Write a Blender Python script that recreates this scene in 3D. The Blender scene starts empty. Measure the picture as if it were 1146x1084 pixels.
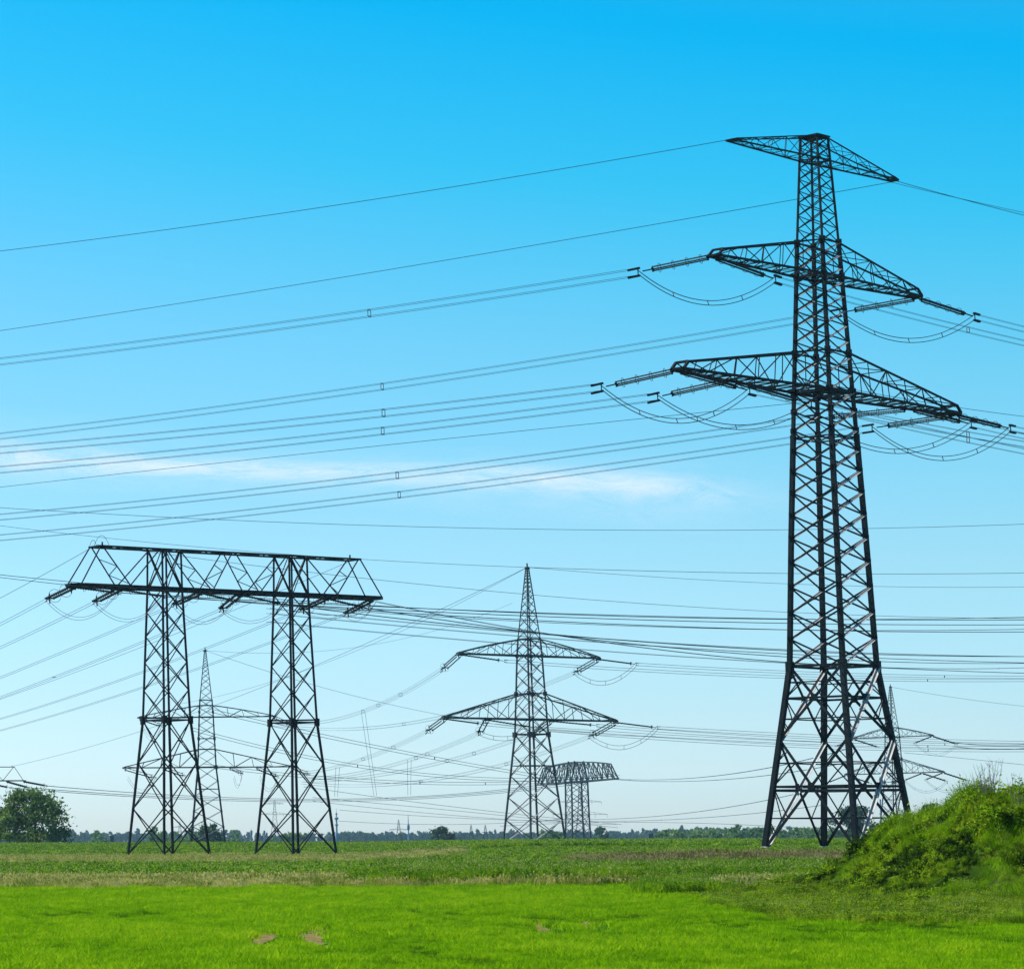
import bpy, math, random
import numpy as np
from mathutils import Vector, Matrix
R = math.radians
random.seed(7)
rng = np.random.default_rng(11)
scene = bpy.context.scene
col = scene.collection

# ------------------------------------------------------------------ camera
F, PPX, PPY, HY, ROLL = 3400.0, -213.892, 604.698, 939.0, R(0.18913)
PITCH = math.atan((HY - PPY) / F)
CZ = 1.7
cr, sr, cp, sp = math.cos(ROLL), math.sin(ROLL), math.cos(PITCH), math.sin(PITCH)
CAM = bpy.data.cameras.new('camera')
cam = bpy.data.objects.new('camera', CAM); col.objects.link(cam); scene.camera = cam
cam.location = (0, 0, CZ)
cam.rotation_euler = (Matrix.Rotation(math.pi / 2 + PITCH, 4, 'X') @ Matrix.Rotation(ROLL * -1, 4, 'Z')).to_euler()
CAM.sensor_fit = 'HORIZONTAL'; CAM.sensor_width = 36
CAM.lens = F * 36 / 1146
_dx, _dy = PPX - 573, PPY - HY
ppx2, ppy2 = 573 + _dx * cr + _dy * sr, HY - _dx * sr + _dy * cr
CAM.shift_x = (573 - ppx2) / 1146
CAM.shift_y = (ppy2 - 542) / 1146
CAM.clip_start = 0.5; CAM.clip_end = 90000

# ------------------------------------------------------------------ sky and sun
SUN_EL, SUN_AZ = R(44), R(-62)            # azimuth from +Y towards +X
world = bpy.data.worlds.new('World'); scene.world = world
world.use_nodes = True
wt = world.node_tree; wt.nodes.clear()
def N(t, typ, **kw):
    n = t.nodes.new(typ)
    for k, v in kw.items():
        if k.startswith('i_'):
            n.inputs[k[2:]].default_value = v
        else: setattr(n, k, v)
    return n
sky = N(wt, 'ShaderNodeTexSky', sky_type='NISHITA', sun_disc=False, sun_elevation=SUN_EL, sun_rotation=SUN_AZ,
        altitude=50, air_density=1.0, dust_density=0.6, ozone_density=2.5)
bg = N(wt, 'ShaderNodeBackground'); bg.inputs['Strength'].default_value = 0.11
wo = N(wt, 'ShaderNodeOutputWorld')
tc = N(wt, 'ShaderNodeTexCoord'); sx = N(wt, 'ShaderNodeSeparateXYZ')
wt.links.new(tc.outputs['Generated'], sx.inputs[0])
ramp = N(wt, 'ShaderNodeValToRGB')
mr = N(wt, 'ShaderNodeMapRange'); mr.inputs['From Min'].default_value = 0.0; mr.inputs['From Max'].default_value = 1.0
az = N(wt, 'ShaderNodeMath', operation='MULTIPLY_ADD'); az.use_clamp = False; az.inputs[1].default_value = .7; az.inputs[2].default_value = .84
wt.links.new(sx.outputs['X'], az.inputs[0]); azc = N(wt, 'ShaderNodeClamp'); azc.inputs['Min'].default_value = .6; azc.inputs['Max'].default_value = 1.2; wt.links.new(az.outputs[0], azc.inputs['Value'])
zz_ = N(wt, 'ShaderNodeMath', operation='MULTIPLY'); wt.links.new(sx.outputs['Z'], zz_.inputs[0]); wt.links.new(azc.outputs[0], zz_.inputs[1])
wt.links.new(zz_.outputs[0], mr.inputs['Value']); wt.links.new(mr.outputs[0], ramp.inputs[0])
SKYCORR = [(0.0, (0.95, 1.12, 1.36)), (0.0165, (0.83, 1.06, 1.37)), (0.0278, (0.75, 0.985, 1.28)), (0.0419, (0.679, 0.918, 1.163)), (0.093, (0.571, 0.889, 1.0)), (0.1563, (0.362, 0.91, 0.991)), (0.2093, (0.102, 0.925, 1.031)), (0.2606, (0.002, 0.889, 1.108)), (0.5, (0.5, 0.8, 1.1))]
#SKYCORR#
el = ramp.color_ramp.elements
while len(el) < len(SKYCORR): el.new(0.5)
for e, (p, c) in zip(el, SKYCORR):
    e.position = p
for e, (p, c) in zip(el, SKYCORR):
    e.color = (*[v / 6 for v in c], 1)
mul = N(wt, 'ShaderNodeMix', data_type='RGBA', blend_type='MULTIPLY'); mul.inputs[0].default_value = 1
wt.links.new(sky.outputs[0], mul.inputs[6]); wt.links.new(ramp.outputs[0], mul.inputs[7])
mul2 = N(wt, 'ShaderNodeVectorMath', operation='SCALE'); mul2.inputs['Scale'].default_value = 6.0
wt.links.new(mul.outputs[2], mul2.inputs[0]); wt.links.new(mul2.outputs[0], bg.inputs[0]); wt.links.new(bg.outputs[0], wo.inputs[0])
SUNL = bpy.data.lights.new('sun', 'SUN'); SUNL.energy = 5.0; SUNL.angle = R(0.53); SUNL.color = (1, 0.95, 0.86)
sun = bpy.data.objects.new('sun', SUNL); col.objects.link(sun)
sdir = Vector((math.sin(SUN_AZ) * math.cos(SUN_EL), math.cos(SUN_AZ) * math.cos(SUN_EL), math.sin(SUN_EL)))
sun.rotation_euler = sdir.to_track_quat('Z', 'Y').to_euler(); sun.location = (-50, -20, 120)
vs = scene.view_settings; vs.view_transform = 'Standard'; vs.look = 'None'; vs.exposure = 0.6; vs.gamma = 1
scene.cycles.volume_bounces = 0; scene.cycles.volume_step_rate = 1; scene.cycles.max_bounces = 6
scene.cycles.transparent_max_bounces = 12; scene.cycles.use_denoising = True

# ------------------------------------------------------------------ picture <-> place
def unroll(x, y):
    dx, dy = x - 573, y - HY
    return 573 + dx * cr - dy * sr, HY + dx * sr + dy * cr
def P(x, y, Y):                      # world point seen at photograph pixel (x, y), Y metres ahead
    x, y = unroll(x, y)
    a, b = (x - PPX) / F, (PPY - y) / F
    yy, zz = cp - b * sp, sp + b * cp
    s = Y / yy
    return np.array([a * s, Y, zz * s + CZ])
def proj(p):
    X, Y, Z = p[0], p[1], p[2] - CZ
    Yc = Y * cp + Z * sp; Zc = -Y * sp + Z * cp
    x = PPX + F * X / Yc; y = PPY - F * Zc / Yc
    dx, dy = x - 573, y - HY
    return 573 + dx * cr + dy * sr, HY - dx * sr + dy * cr
YL = ([-1e4, 120, 200, 313, 450, 520, 620, 900, 1500, 2e4], [-1.7, -1.74, -1.88, -1.98, -.98, -.84, -.95, -3, -6, -6])
YR = ([-1e4, 120, 190, 257, 400, 520, 620, 900, 1500, 2e4], [-1.7, -1.7, -1.42, -1.08, -.64, -.54, -.75, -3, -6, -6])
def ground(X, Y):
    X = np.asarray(X, float); Y = np.asarray(Y, float)
    u = X / np.maximum(Y, 30)
    t = np.clip((u - .17) / .07, 0, 1); t = t * t * (3 - 2 * t)
    return np.interp(Y, *YL) * (1 - t) + np.interp(Y, *YR) * t + CZ
MX = ([25, 26.8, 27.8, 28.6, 29.2, 29.8, 30.4, 30.9, 31.6, 32.9, 36, 45, 52, 60], [0, .15, .5, .9, 1.3, 1.75, 2.1, 2.35, 2.5, 2.62, 2.8, 2.8, 2, 0])
def mound_h(X, Y):
    X = np.asarray(X, float); Y = np.asarray(Y, float)
    m = np.interp(X - (Y - 80) * .12, *MX)
    g = np.clip((Y - 70.5) / 10.5, 0, 1); g = g * g * (3 - 2 * g)
    k = np.clip((100 - Y) / 16, 0, 1); k = k * k * (3 - 2 * k)
    b = .22 * np.sin(X * 2.9 + Y * .9) * np.sin(Y * 1.9 - X * 1.3 + 2 * np.sin(X)) + .12 * np.sin(X * 4.3 - Y) * np.sin(Y * 2.6) + .08 * np.sin(X * 5.1 + 1) * np.sin(Y * 3.3 + X * 2)
    return m * g * k + b * np.minimum(m * g * k, 1)

# ------------------------------------------------------------------ object helpers
def tag(o, label=None, cat=None, group=None, kind=None):
    if label: o['label'] = label
    if cat: o['category'] = cat
    if group: o['group'] = group
    if kind: o['kind'] = kind
    return o
def empty(name, loc, rz=0):
    o = bpy.data.objects.new(name, None); col.objects.link(o)
    o.location = loc; o.rotation_euler = (0, 0, rz); o.empty_display_size = .3
    return o
def copy_tree(o, parent=None):
    c = o.copy(); col.objects.link(c); c.parent = parent
    for ch in list(o.children): copy_tree(ch, c)
    return c
class MB:
    def __init__(s): s.v = []; s.f = []
    def bar(s, a, b, w, t=None, nrm=None):
        a = Vector(a); b = Vector(b); d = b - a
        if d.length < 1e-6: return s
        d.normalize(); t = t or w
        n = Vector(nrm) if nrm is not None else (Vector((0, 0, 1)) if abs(d.z) < .9 else Vector((1, 0, 0)))
        n = n - d * n.dot(d)
        if n.length < 1e-4: n = Vector((0, 1, 0)) - d * d.y
        n.normalize(); e = d.cross(n)
        k = len(s.v)
        for q in (a, b):
            for i, j in ((-1, -1), (1, -1), (1, 1), (-1, 1)):
                s.v.append(tuple(q + e * (w / 2 * i) + n * (t / 2 * j)))
        s.f += [(k, k+1, k+5, k+4), (k+1, k+2, k+6, k+5), (k+2, k+3, k+7, k+6), (k+3, k, k+4, k+7), (k+3, k+2, k+1, k), (k+4, k+5, k+6, k+7)]
        return s
    def angle(s, a, b, w, nrm, t=.03):           # rolled steel angle: two thin flanges
        a = Vector(a); b = Vector(b); d = (b - a).normalized(); n = Vector(nrm); n = (n - d * n.dot(d)).normalized(); e = d.cross(n)
        s.bar(a, b, w, t, n)
        s.bar(a + e * (w / 2 - t / 2) - n * (w / 2 + t / 2), b + e * (w / 2 - t / 2) - n * (w / 2 + t / 2), t, w, n)
        return s
    def flanged(s, a, b, w, t, nrm, fw):          # flat bar with a standing flange along its lower edge, on the local -y side
        s.bar(a, b, w, t, nrm); a = Vector(a); b = Vector(b); d = (b - a).normalized(); e = d.cross(Vector((0, 1, 0))).normalized()
        if e.z > 0: e = -e
        o = e * (w / 2) + Vector((0, -fw / 2 - t / 2, 0))
        return s.bar(a + o, b + o, .03, fw, (0, 1, 0))
    def box(s, c, sx, sy, sz):
        return s.bar((c[0], c[1], c[2] - sz / 2), (c[0], c[1], c[2] + sz / 2), sx, sy, (0, 1, 0))
    def tube(s, pts, r, k=5, caps=True):
        pts = [Vector(p) for p in pts]; n = len(pts); base = len(s.v)
        rr = r if hasattr(r, '__len__') else [r] * n
        for i, p in enumerate(pts):
            d = (pts[min(i+1, n-1)] - pts[max(i-1, 0)]).normalized()
            up = Vector((0, 0, 1)) if abs(d.z) < .95 else Vector((1, 0, 0))
            e = d.cross(up).normalized(); g = e.cross(d)
            for j in range(k):
                a = 2 * math.pi * j / k
                s.v.append(tuple(p + e * (rr[i] * math.cos(a)) + g * (rr[i] * math.sin(a))))
        for i in range(n - 1):
            for j in range(k):
                a, b = base + i * k + j, base + i * k + (j + 1) % k
                s.f.append((a, b, b + k, a + k))
        if caps:
            s.f.append(tuple(base + j for j in reversed(range(k)))); s.f.append(tuple(base + (n - 1) * k + j for j in range(k)))
        return s
    def build(s, name, mat, parent=None, smooth=False):
        me = bpy.data.meshes.new(name); me.from_pydata(s.v, [], s.f); me.materials.append(mat)
        if smooth: me.polygons.foreach_set('use_smooth', [True] * len(me.polygons))
        o = bpy.data.objects.new(name, me); col.objects.link(o)
        if parent is not None: o.parent = parent
        return o

# ------------------------------------------------------------------ materials
def noise_col(t, cols, scale, coord='Object', detail=4, rough=.6, rand=0.0):
    """procedural colour: noise between the given colours, plus a shift per copy"""
    if coord == 'World':
        g = N(t, 'ShaderNodeNewGeometry'); src = g.outputs['Position']
    else:
        g = N(t, 'ShaderNodeTexCoord'); src = g.outputs['Object']
    nz = N(t, 'ShaderNodeTexNoise', i_Scale=scale, i_Detail=detail, i_Roughness=rough); t.links.new(src, nz.inputs['Vector'])
    out = nz.outputs['Fac']
    if rand:
        oi = N(t, 'ShaderNodeObjectInfo'); m1 = N(t, 'ShaderNodeMath', operation='MULTIPLY_ADD'); m1.inputs[1].default_value = rand; m1.inputs[2].default_value = -rand / 2
        t.links.new(oi.outputs['Random'], m1.inputs[0]); ad = N(t, 'ShaderNodeMath', operation='ADD'); t.links.new(out, ad.inputs[0]); t.links.new(m1.outputs[0], ad.inputs[1]); out = ad.outputs[0]
    rp = N(t, 'ShaderNodeValToRGB'); e = rp.color_ramp.elements
    while len(e) < len(cols): e.new(.5)
    for i, c in enumerate(cols):
        e[i].position = .3 + .4 * i / max(1, len(cols) - 1)
    for i, c in enumerate(cols): e[i].color = (*c, 1)
    t.links.new(out, rp.inputs[0])
    return rp.outputs[0], nz
def mat(name, cols, scale=3, rough=.6, metal=0, coord='Object', bump=0, rand=0, spec=.5):
    m = bpy.data.materials.new(name); m.use_nodes = True; t = m.node_tree
    b = t.nodes['Principled BSDF']; b.inputs['Roughness'].default_value = rough; b.inputs['Metallic'].default_value = metal
    b.inputs['Specular IOR Level'].default_value = spec
    c, nz = noise_col(t, cols, scale, coord, rand=rand); t.links.new(c, b.inputs['Base Color'])
    if bump:
        bp = N(t, 'ShaderNodeBump'); bp.inputs['Strength'].default_value = bump; t.links.new(nz.outputs['Fac'], bp.inputs['Height']); t.links.new(bp.outputs[0], b.inputs['Normal'])
    return m
def leafmat(name, cols, scale=.35, trans=.45, rand=.5, rough=.55, spec=.25):
    m = bpy.data.materials.new(name); m.use_nodes = True; t = m.node_tree
    b = t.nodes['Principled BSDF']; b.inputs['Roughness'].default_value = rough; b.inputs['Specular IOR Level'].default_value = spec
    c, nz = noise_col(t, cols, scale, 'World', rand=rand); t.links.new(c, b.inputs['Base Color'])
    tr = N(t, 'ShaderNodeBsdfTranslucent'); t.links.new(c, tr.inputs['Color'])
    mx = N(t, 'ShaderNodeMixShader'); mx.inputs[0].default_value = trans
    t.links.new(b.outputs[0], mx.inputs[1]); t.links.new(tr.outputs[0], mx.inputs[2])
    t.links.new(mx.outputs[0], t.nodes['Material Output'].inputs['Surface'])
    return m
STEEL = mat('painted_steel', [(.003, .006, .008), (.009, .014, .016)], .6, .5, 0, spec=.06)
SUNLIT_STEEL = mat('sunlit_brace_steel', [(.2, .19, .18), (.5, .47, .43)], 1.2, .6, .0)  # paler copy of the steel; sunlight on these braces is in the colour
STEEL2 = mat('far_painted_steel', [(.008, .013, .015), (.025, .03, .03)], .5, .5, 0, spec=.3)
PORC = mat('insulator_glaze', [(.006, .006, .006), (.02, .016, .014)], 8, .4, 0, spec=.2)
FIT = mat('zinc_fitting', [(.12, .12, .12), (.28, .28, .28)], 6, .4, .5)
CONC = mat('footing_concrete', [(.3, .29, .27), (.48, .46, .42)], 4, .9, 0, bump=.2)
CABLE = mat('aluminium_cable', [(.012, .035, .065), (.03, .06, .10)], .5, .6, 0, spec=.2)
CABLE2 = mat('old_cable', [(.03, .03, .03), (.06, .06, .055)], .5, .6, .1)

# ------------------------------------------------------------------ ground
def terrain():
    ys = np.concatenate([[-6000, -1500, -400, -100, -20], np.arange(0, 140, 4), np.arange(140, 640, 12), np.arange(640, 1600, 60), [1800, 2400, 3500, 5000, 8000]])
    xs = np.concatenate([[-8000, -3000, -1000, -400, -150], np.arange(-80, 260, 4), np.arange(260, 700, 20), [800, 1000, 1500, 3000, 8000]])
    X, Y = np.meshgrid(xs, ys); Z = ground(X, Y)
    Z = Z + np.where((Y < 600) & (Y > 0), .03 * np.sin(X * .31 + Y * .12) * np.sin(Y * .17 - X * .05), 0)
    v = np.stack([X, Y, Z], -1).reshape(-1, 3); nx = len(xs)
    f = [(j * nx + i, j * nx + i + 1, (j + 1) * nx + i + 1, (j + 1) * nx + i) for j in range(len(ys) - 1) for i in range(nx - 1)]
    me = bpy.data.meshes.new('ground'); me.from_pydata(v.tolist(), [], f)
    me.polygons.foreach_set('use_smooth', [True] * len(f))
    o = bpy.data.objects.new('ground', me); col.objects.link(o)
    m = bpy.data.materials.new('field_ground'); m.use_nodes = True; t = m.node_tree; b = t.nodes['Principled BSDF']
    b.inputs['Roughness'].default_value = .95; b.inputs['Specular IOR Level'].default_value = 0
    g = N(t, 'ShaderNodeNewGeometry'); sp_ = N(t, 'ShaderNodeSeparateXYZ'); t.links.new(g.outputs['Position'], sp_.inputs[0])
    nz = N(t, 'ShaderNodeTexNoise', i_Scale=.06, i_Detail=5); t.links.new(g.outputs['Position'], nz.inputs['Vector'])
    ma = N(t, 'ShaderNodeMath', operation='MULTIPLY_ADD'); ma.inputs[1].default_value = 24; t.links.new(nz.outputs['Fac'], ma.inputs[0]); t.links.new(sp_.outputs['Y'], ma.inputs[2])
    mr_ = N(t, 'ShaderNodeMapRange'); mr_.inputs['From Min'].default_value = 12; mr_.inputs['From Max'].default_value = 612; t.links.new(ma.outputs[0], mr_.inputs['Value'])
    rp = N(t, 'ShaderNodeValToRGB'); e = rp.color_ramp.elements
    stops = [(0, (.05, .13, .008)), (.18, (.055, .14, .008)), (.185, (.19, .18, .07)), (.21, (.12, .14, .04)), (.26, (.035, .085, .012)), (.42, (.12, .14, .045)), (.5, (.06, .11, .02)), (.58, (.035, .085, .01)), (1, (.03, .08, .01))]
    while len(e) < len(stops): e.new(.5)
    for i, (p, c) in enumerate(stops): e[i].position = p
    for i, (p, c) in enumerate(stops): e[i].color = (*c, 1)
    t.links.new(mr_.outputs[0], rp.inputs[0])
    n2 = N(t, 'ShaderNodeTexNoise', i_Scale=1.3, i_Detail=8, i_Roughness=.7); t.links.new(g.outputs['Position'], n2.inputs['Vector'])
    m2 = N(t, 'ShaderNodeMapRange'); m2.inputs['To Min'].default_value = .5; m2.inputs['To Max'].default_value = 1.5; t.links.new(n2.outputs['Fac'], m2.inputs['Value'])
    mx = N(t, 'ShaderNodeVectorMath', operation='SCALE'); t.links.new(rp.outputs[0], mx.inputs[0]); t.links.new(m2.outputs[0], mx.inputs['Scale'])
    t.links.new(mx.outputs[0], b.inputs['Base Color'])
    me.materials.append(m)
    tag(o, 'flat green farmland stretching to the horizon', None, None, 'structure')
terrain()
def mound():
    xs = np.arange(23, 62, .25); ys = np.arange(68, 102, .25)
    X, Y = np.meshgrid(xs, ys); H = mound_h(X, Y); Z = ground(X, Y) + H - .06
    v = np.stack([X, Y, Z], -1).reshape(-1, 3); nx = len(xs)
    f = [(j * nx + i, j * nx + i + 1, (j + 1) * nx + i + 1, (j + 1) * nx + i) for j in range(len(ys) - 1) for i in range(nx - 1)]
    me = bpy.data.meshes.new('mound'); me.from_pydata(v.tolist(), [], f); me.polygons.foreach_set('use_smooth', [True] * len(f))
    o = bpy.data.objects.new('mound', me); col.objects.link(o)
    me.materials.append(mat('mound_soil', [(.015, .035, .004), (.03, .06, .006), (.05, .08, .012)], .8, .95, 0, 'World', .4, spec=0))
    tag(o, 'steep grassy earth bank rising at the right', None, None, 'structure')
mound()

# ------------------------------------------------------------------ lattice steelwork
def lerp(a, b, t): return tuple(a[i] + (b[i] - a[i]) * t for i in range(3))
CORN = [(-1, -1), (1, -1), (1, 1), (-1, 1)]
class Body:
    """four legs through levels (z, half width, half depth); local frame, arms along x"""
    def __init__(s, levels, ox=0): s.lv = levels; s.ox = ox
    def half(s, z):
        zz = [l[0] for l in s.lv]; return float(np.interp(z, zz, [l[1] for l in s.lv])), float(np.interp(z, zz, [l[2] for l in s.lv]))
    def pt(s, c, z):
        a, b = s.half(z); return (s.ox + CORN[c][0] * a, CORN[c][1] * b, z)
    def legs(s, root, widths, mt, z0=None):
        for c in range(4):
            m = MB()
            for (z1, z2, w) in widths:
                cuts = sorted({z1, z2} | {l[0] for l in s.lv if z1 < l[0] < z2})
                for p, q in zip(cuts, cuts[1:]): m.bar(s.pt(c, p), s.pt(c, q), w, w, (CORN[c][0], 0, 0))
            m.build('leg', mt, root)
    def face_n(s, k): return [(0, -1, 0), (1, 0, 0), (0, 1, 0), (-1, 0, 0)][k]
def panels(body, z0, z1, ratio):
    zs = [z0]
    while zs[-1] < z1:
        a, b = body.half(zs[-1]); zs.append(zs[-1] + ratio * (a + b))
    k = (z1 - z0) / (zs[-1] - z0)
    return [z0 + (z - z0) * k for z in zs]
def brace_faces(body, zs, w, t, gus=0, horiz=(), pale=None):
    ms = [MB() for _ in range(4)]
    for k in range(4):
        c0, c1 = k, (k + 1) % 4; n = body.face_n(k); m = ms[k]
        for i, (p, q) in enumerate(zip(zs, zs[1:])):
            A, B, C, D = body.pt(c0, p), body.pt(c1, p), body.pt(c0, q), body.pt(c1, q)
            nn = Vector(n) * (t * .8)
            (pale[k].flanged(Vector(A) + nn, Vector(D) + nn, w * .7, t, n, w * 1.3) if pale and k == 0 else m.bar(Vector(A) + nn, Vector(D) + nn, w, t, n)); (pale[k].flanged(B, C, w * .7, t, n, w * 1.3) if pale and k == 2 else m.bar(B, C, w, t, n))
            if gus:
                ctr = (Vector(A) + Vector(D) + Vector(B) + Vector(C)) / 4
                g = gus * .55; m.bar(ctr - Vector((0, 0, g / 2)) + nn * 1.5, ctr + Vector((0, 0, g / 2)) + nn * 1.5, g, t * 1.2, n)
                for Q in (C, D):
                    m.bar(Vector(Q) - Vector((0, 0, gus / 2)) - nn * .5, Vector(Q) + Vector((0, 0, gus / 2)) - nn * .5, gus * 1.3, t * .7, n)
        for z in horiz: m.bar(body.pt(c0, z), body.pt(c1, z), w * 1.2, t * 1.5, n)
    return ms
def big_panel(m, m2, body, k, p, q, w, t):
    c0, c1 = k, (k + 1) % 4; n = body.face_n(k); nn = Vector(n) * t * .9
    A, B, C, D = [Vector(x) for x in (body.pt(c0, p), body.pt(c1, p), body.pt(c0, q), body.pt(c1, q))]
    # crossing point of A-D and B-C
    wa, wb = (B - A).length, (D - C).length; tt = wa / (wa + wb); X = A + (D - A) * tt
    (m2.flanged(A + nn, D + nn, w * .7, t, n, w * 1.3) if k == 0 else m.bar(A + nn, D + nn, w, t, n)); (m2.flanged(B, C, w * .7, t, n, w * 1.3) if k == 2 else m.bar(B, C, w, t, n))
    zh = X.z; HL, HR = Vector(body.pt(c0, zh)), Vector(body.pt(c1, zh))
    m.bar(HL, HR, w * .8, t, n)
    s = w * .45
    for (L0, L1, H) in ((A, C, HL), (B, D, HR)):
        for E in (L0, L1):
            M1 = (E + H) / 2; N1 = (E + X) / 2
            m.bar(M1, N1, s, t * .6, n); m.bar(N1, H, s, t * .6, n)
            Q1 = E * .75 + H * .25; R1 = E * .75 + X * .25; m.bar(M1, R1, s * .8, t * .6, n)
    for E, G in ((A, B), (C, D)):
        a1, a2 = (E + X) / 2, (G + X) / 2
        m.bar(a1, a2, s, t * .6, n)
    g = w * 2.6; m.bar(X - Vector((0, 0, g / 2)) + nn * 1.6, X + Vector((0, 0, g / 2)) + nn * 1.6, g, t * .8, n)
def crossarm(root, body, z, zu, L, w, nb, mt, tip=.5, tiph=.5, name='crossarm', arch=None, dense=2, lw=.5):
    """both cantilevers of one arm: two bottom chords, two top chords, lacing"""
    m = MB(); l = MB()
    for s in (-1, 1):
        a, b = body.half(z); au, bu = body.half(zu)
        B = [Vector((s * a, sy * b, z)) for sy in (-1, 1)]; U = [Vector((s * au, sy * bu, zu)) for sy in (-1, 1)]
        T = [Vector((s * L, sy * tip, z)) for sy in (-1, 1)]; TU = [Vector((s * (L - .7), sy * tip, z + tiph)) for sy in (-1, 1)]
        def bot(i, t): return B[i].lerp(T[i], t)
        def top(i, t):
            p = U[i].lerp(TU[i], t)
            if arch: p = p + Vector((0, 0, arch * 4 * t * (1 - t)))
            return p
        for i in (0, 1):
            m.bar(B[i], T[i], w, w)
            K = 6
            for j in range(K): m.bar(top(i, j / K), top(i, (j + 1) / K), w * .75)
            m.bar(TU[i], T[i], w)
        m.bar(T[0], T[1], w * 1.3); m.bar(TU[0], TU[1], w)
        mm = Vector((s * (L - .35), 0, z)); m.bar(mm - Vector((.5, 0, 0)), mm + Vector((.38, 0, 0)), tip * 1.6, w * .8)
        for j in range(nb):
            t0, t1 = j / nb, (j + 1) / nb
            for i in (0, 1):
                n = (0, (-1, 1)[i], 0)
                l.bar(bot(i, t1), top(i, t1), w * .4, w * .25, n)
                if j % 2: l.bar(bot(i, t0), top(i, t1), w * .45, w * .25, n)
                else: l.bar(top(i, t0), bot(i, t1), w * .45, w * .25, n)
            l.bar(top(0, t1), top(1, t1), w * .35); l.bar(top(j % 2, t0), top(1 - j % 2, t1), w * .35)
        nn = nb * dense
        for j in range(nn):
            t0, t1 = j / nn, (j + 1) / nn
            l.bar(bot(j % 2, t0), bot(1 - j % 2, t1), w * lw, w * .3, (0, 0, 1))
            l.bar(bot(0, t1), bot(1, t1), w * lw)
    a, b = body.half(z); l.bar((-a, -b, z), (a, b, z), w * .5); l.bar((a, -b, z - .05), (-a, b, z - .05), w * .5)
    for sy in (-1, 1):
        m.bar((-a, sy * (b + .03), z), (a, sy * (b + .03), z), w * 1.2); m.bar((-body.half(zu)[0], sy * (body.half(zu)[1] + .03), zu), (body.half(zu)[0], sy * (body.half(zu)[1] + .03), zu), w * .8)
    for sx_ in (-1, 1): m.bar((sx_ * (a + .03), -b, z), (sx_ * (a + .03), b, z), w)
    o = m.build(name, mt, root); l.build('lacing', mt, o)
    return o

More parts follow.
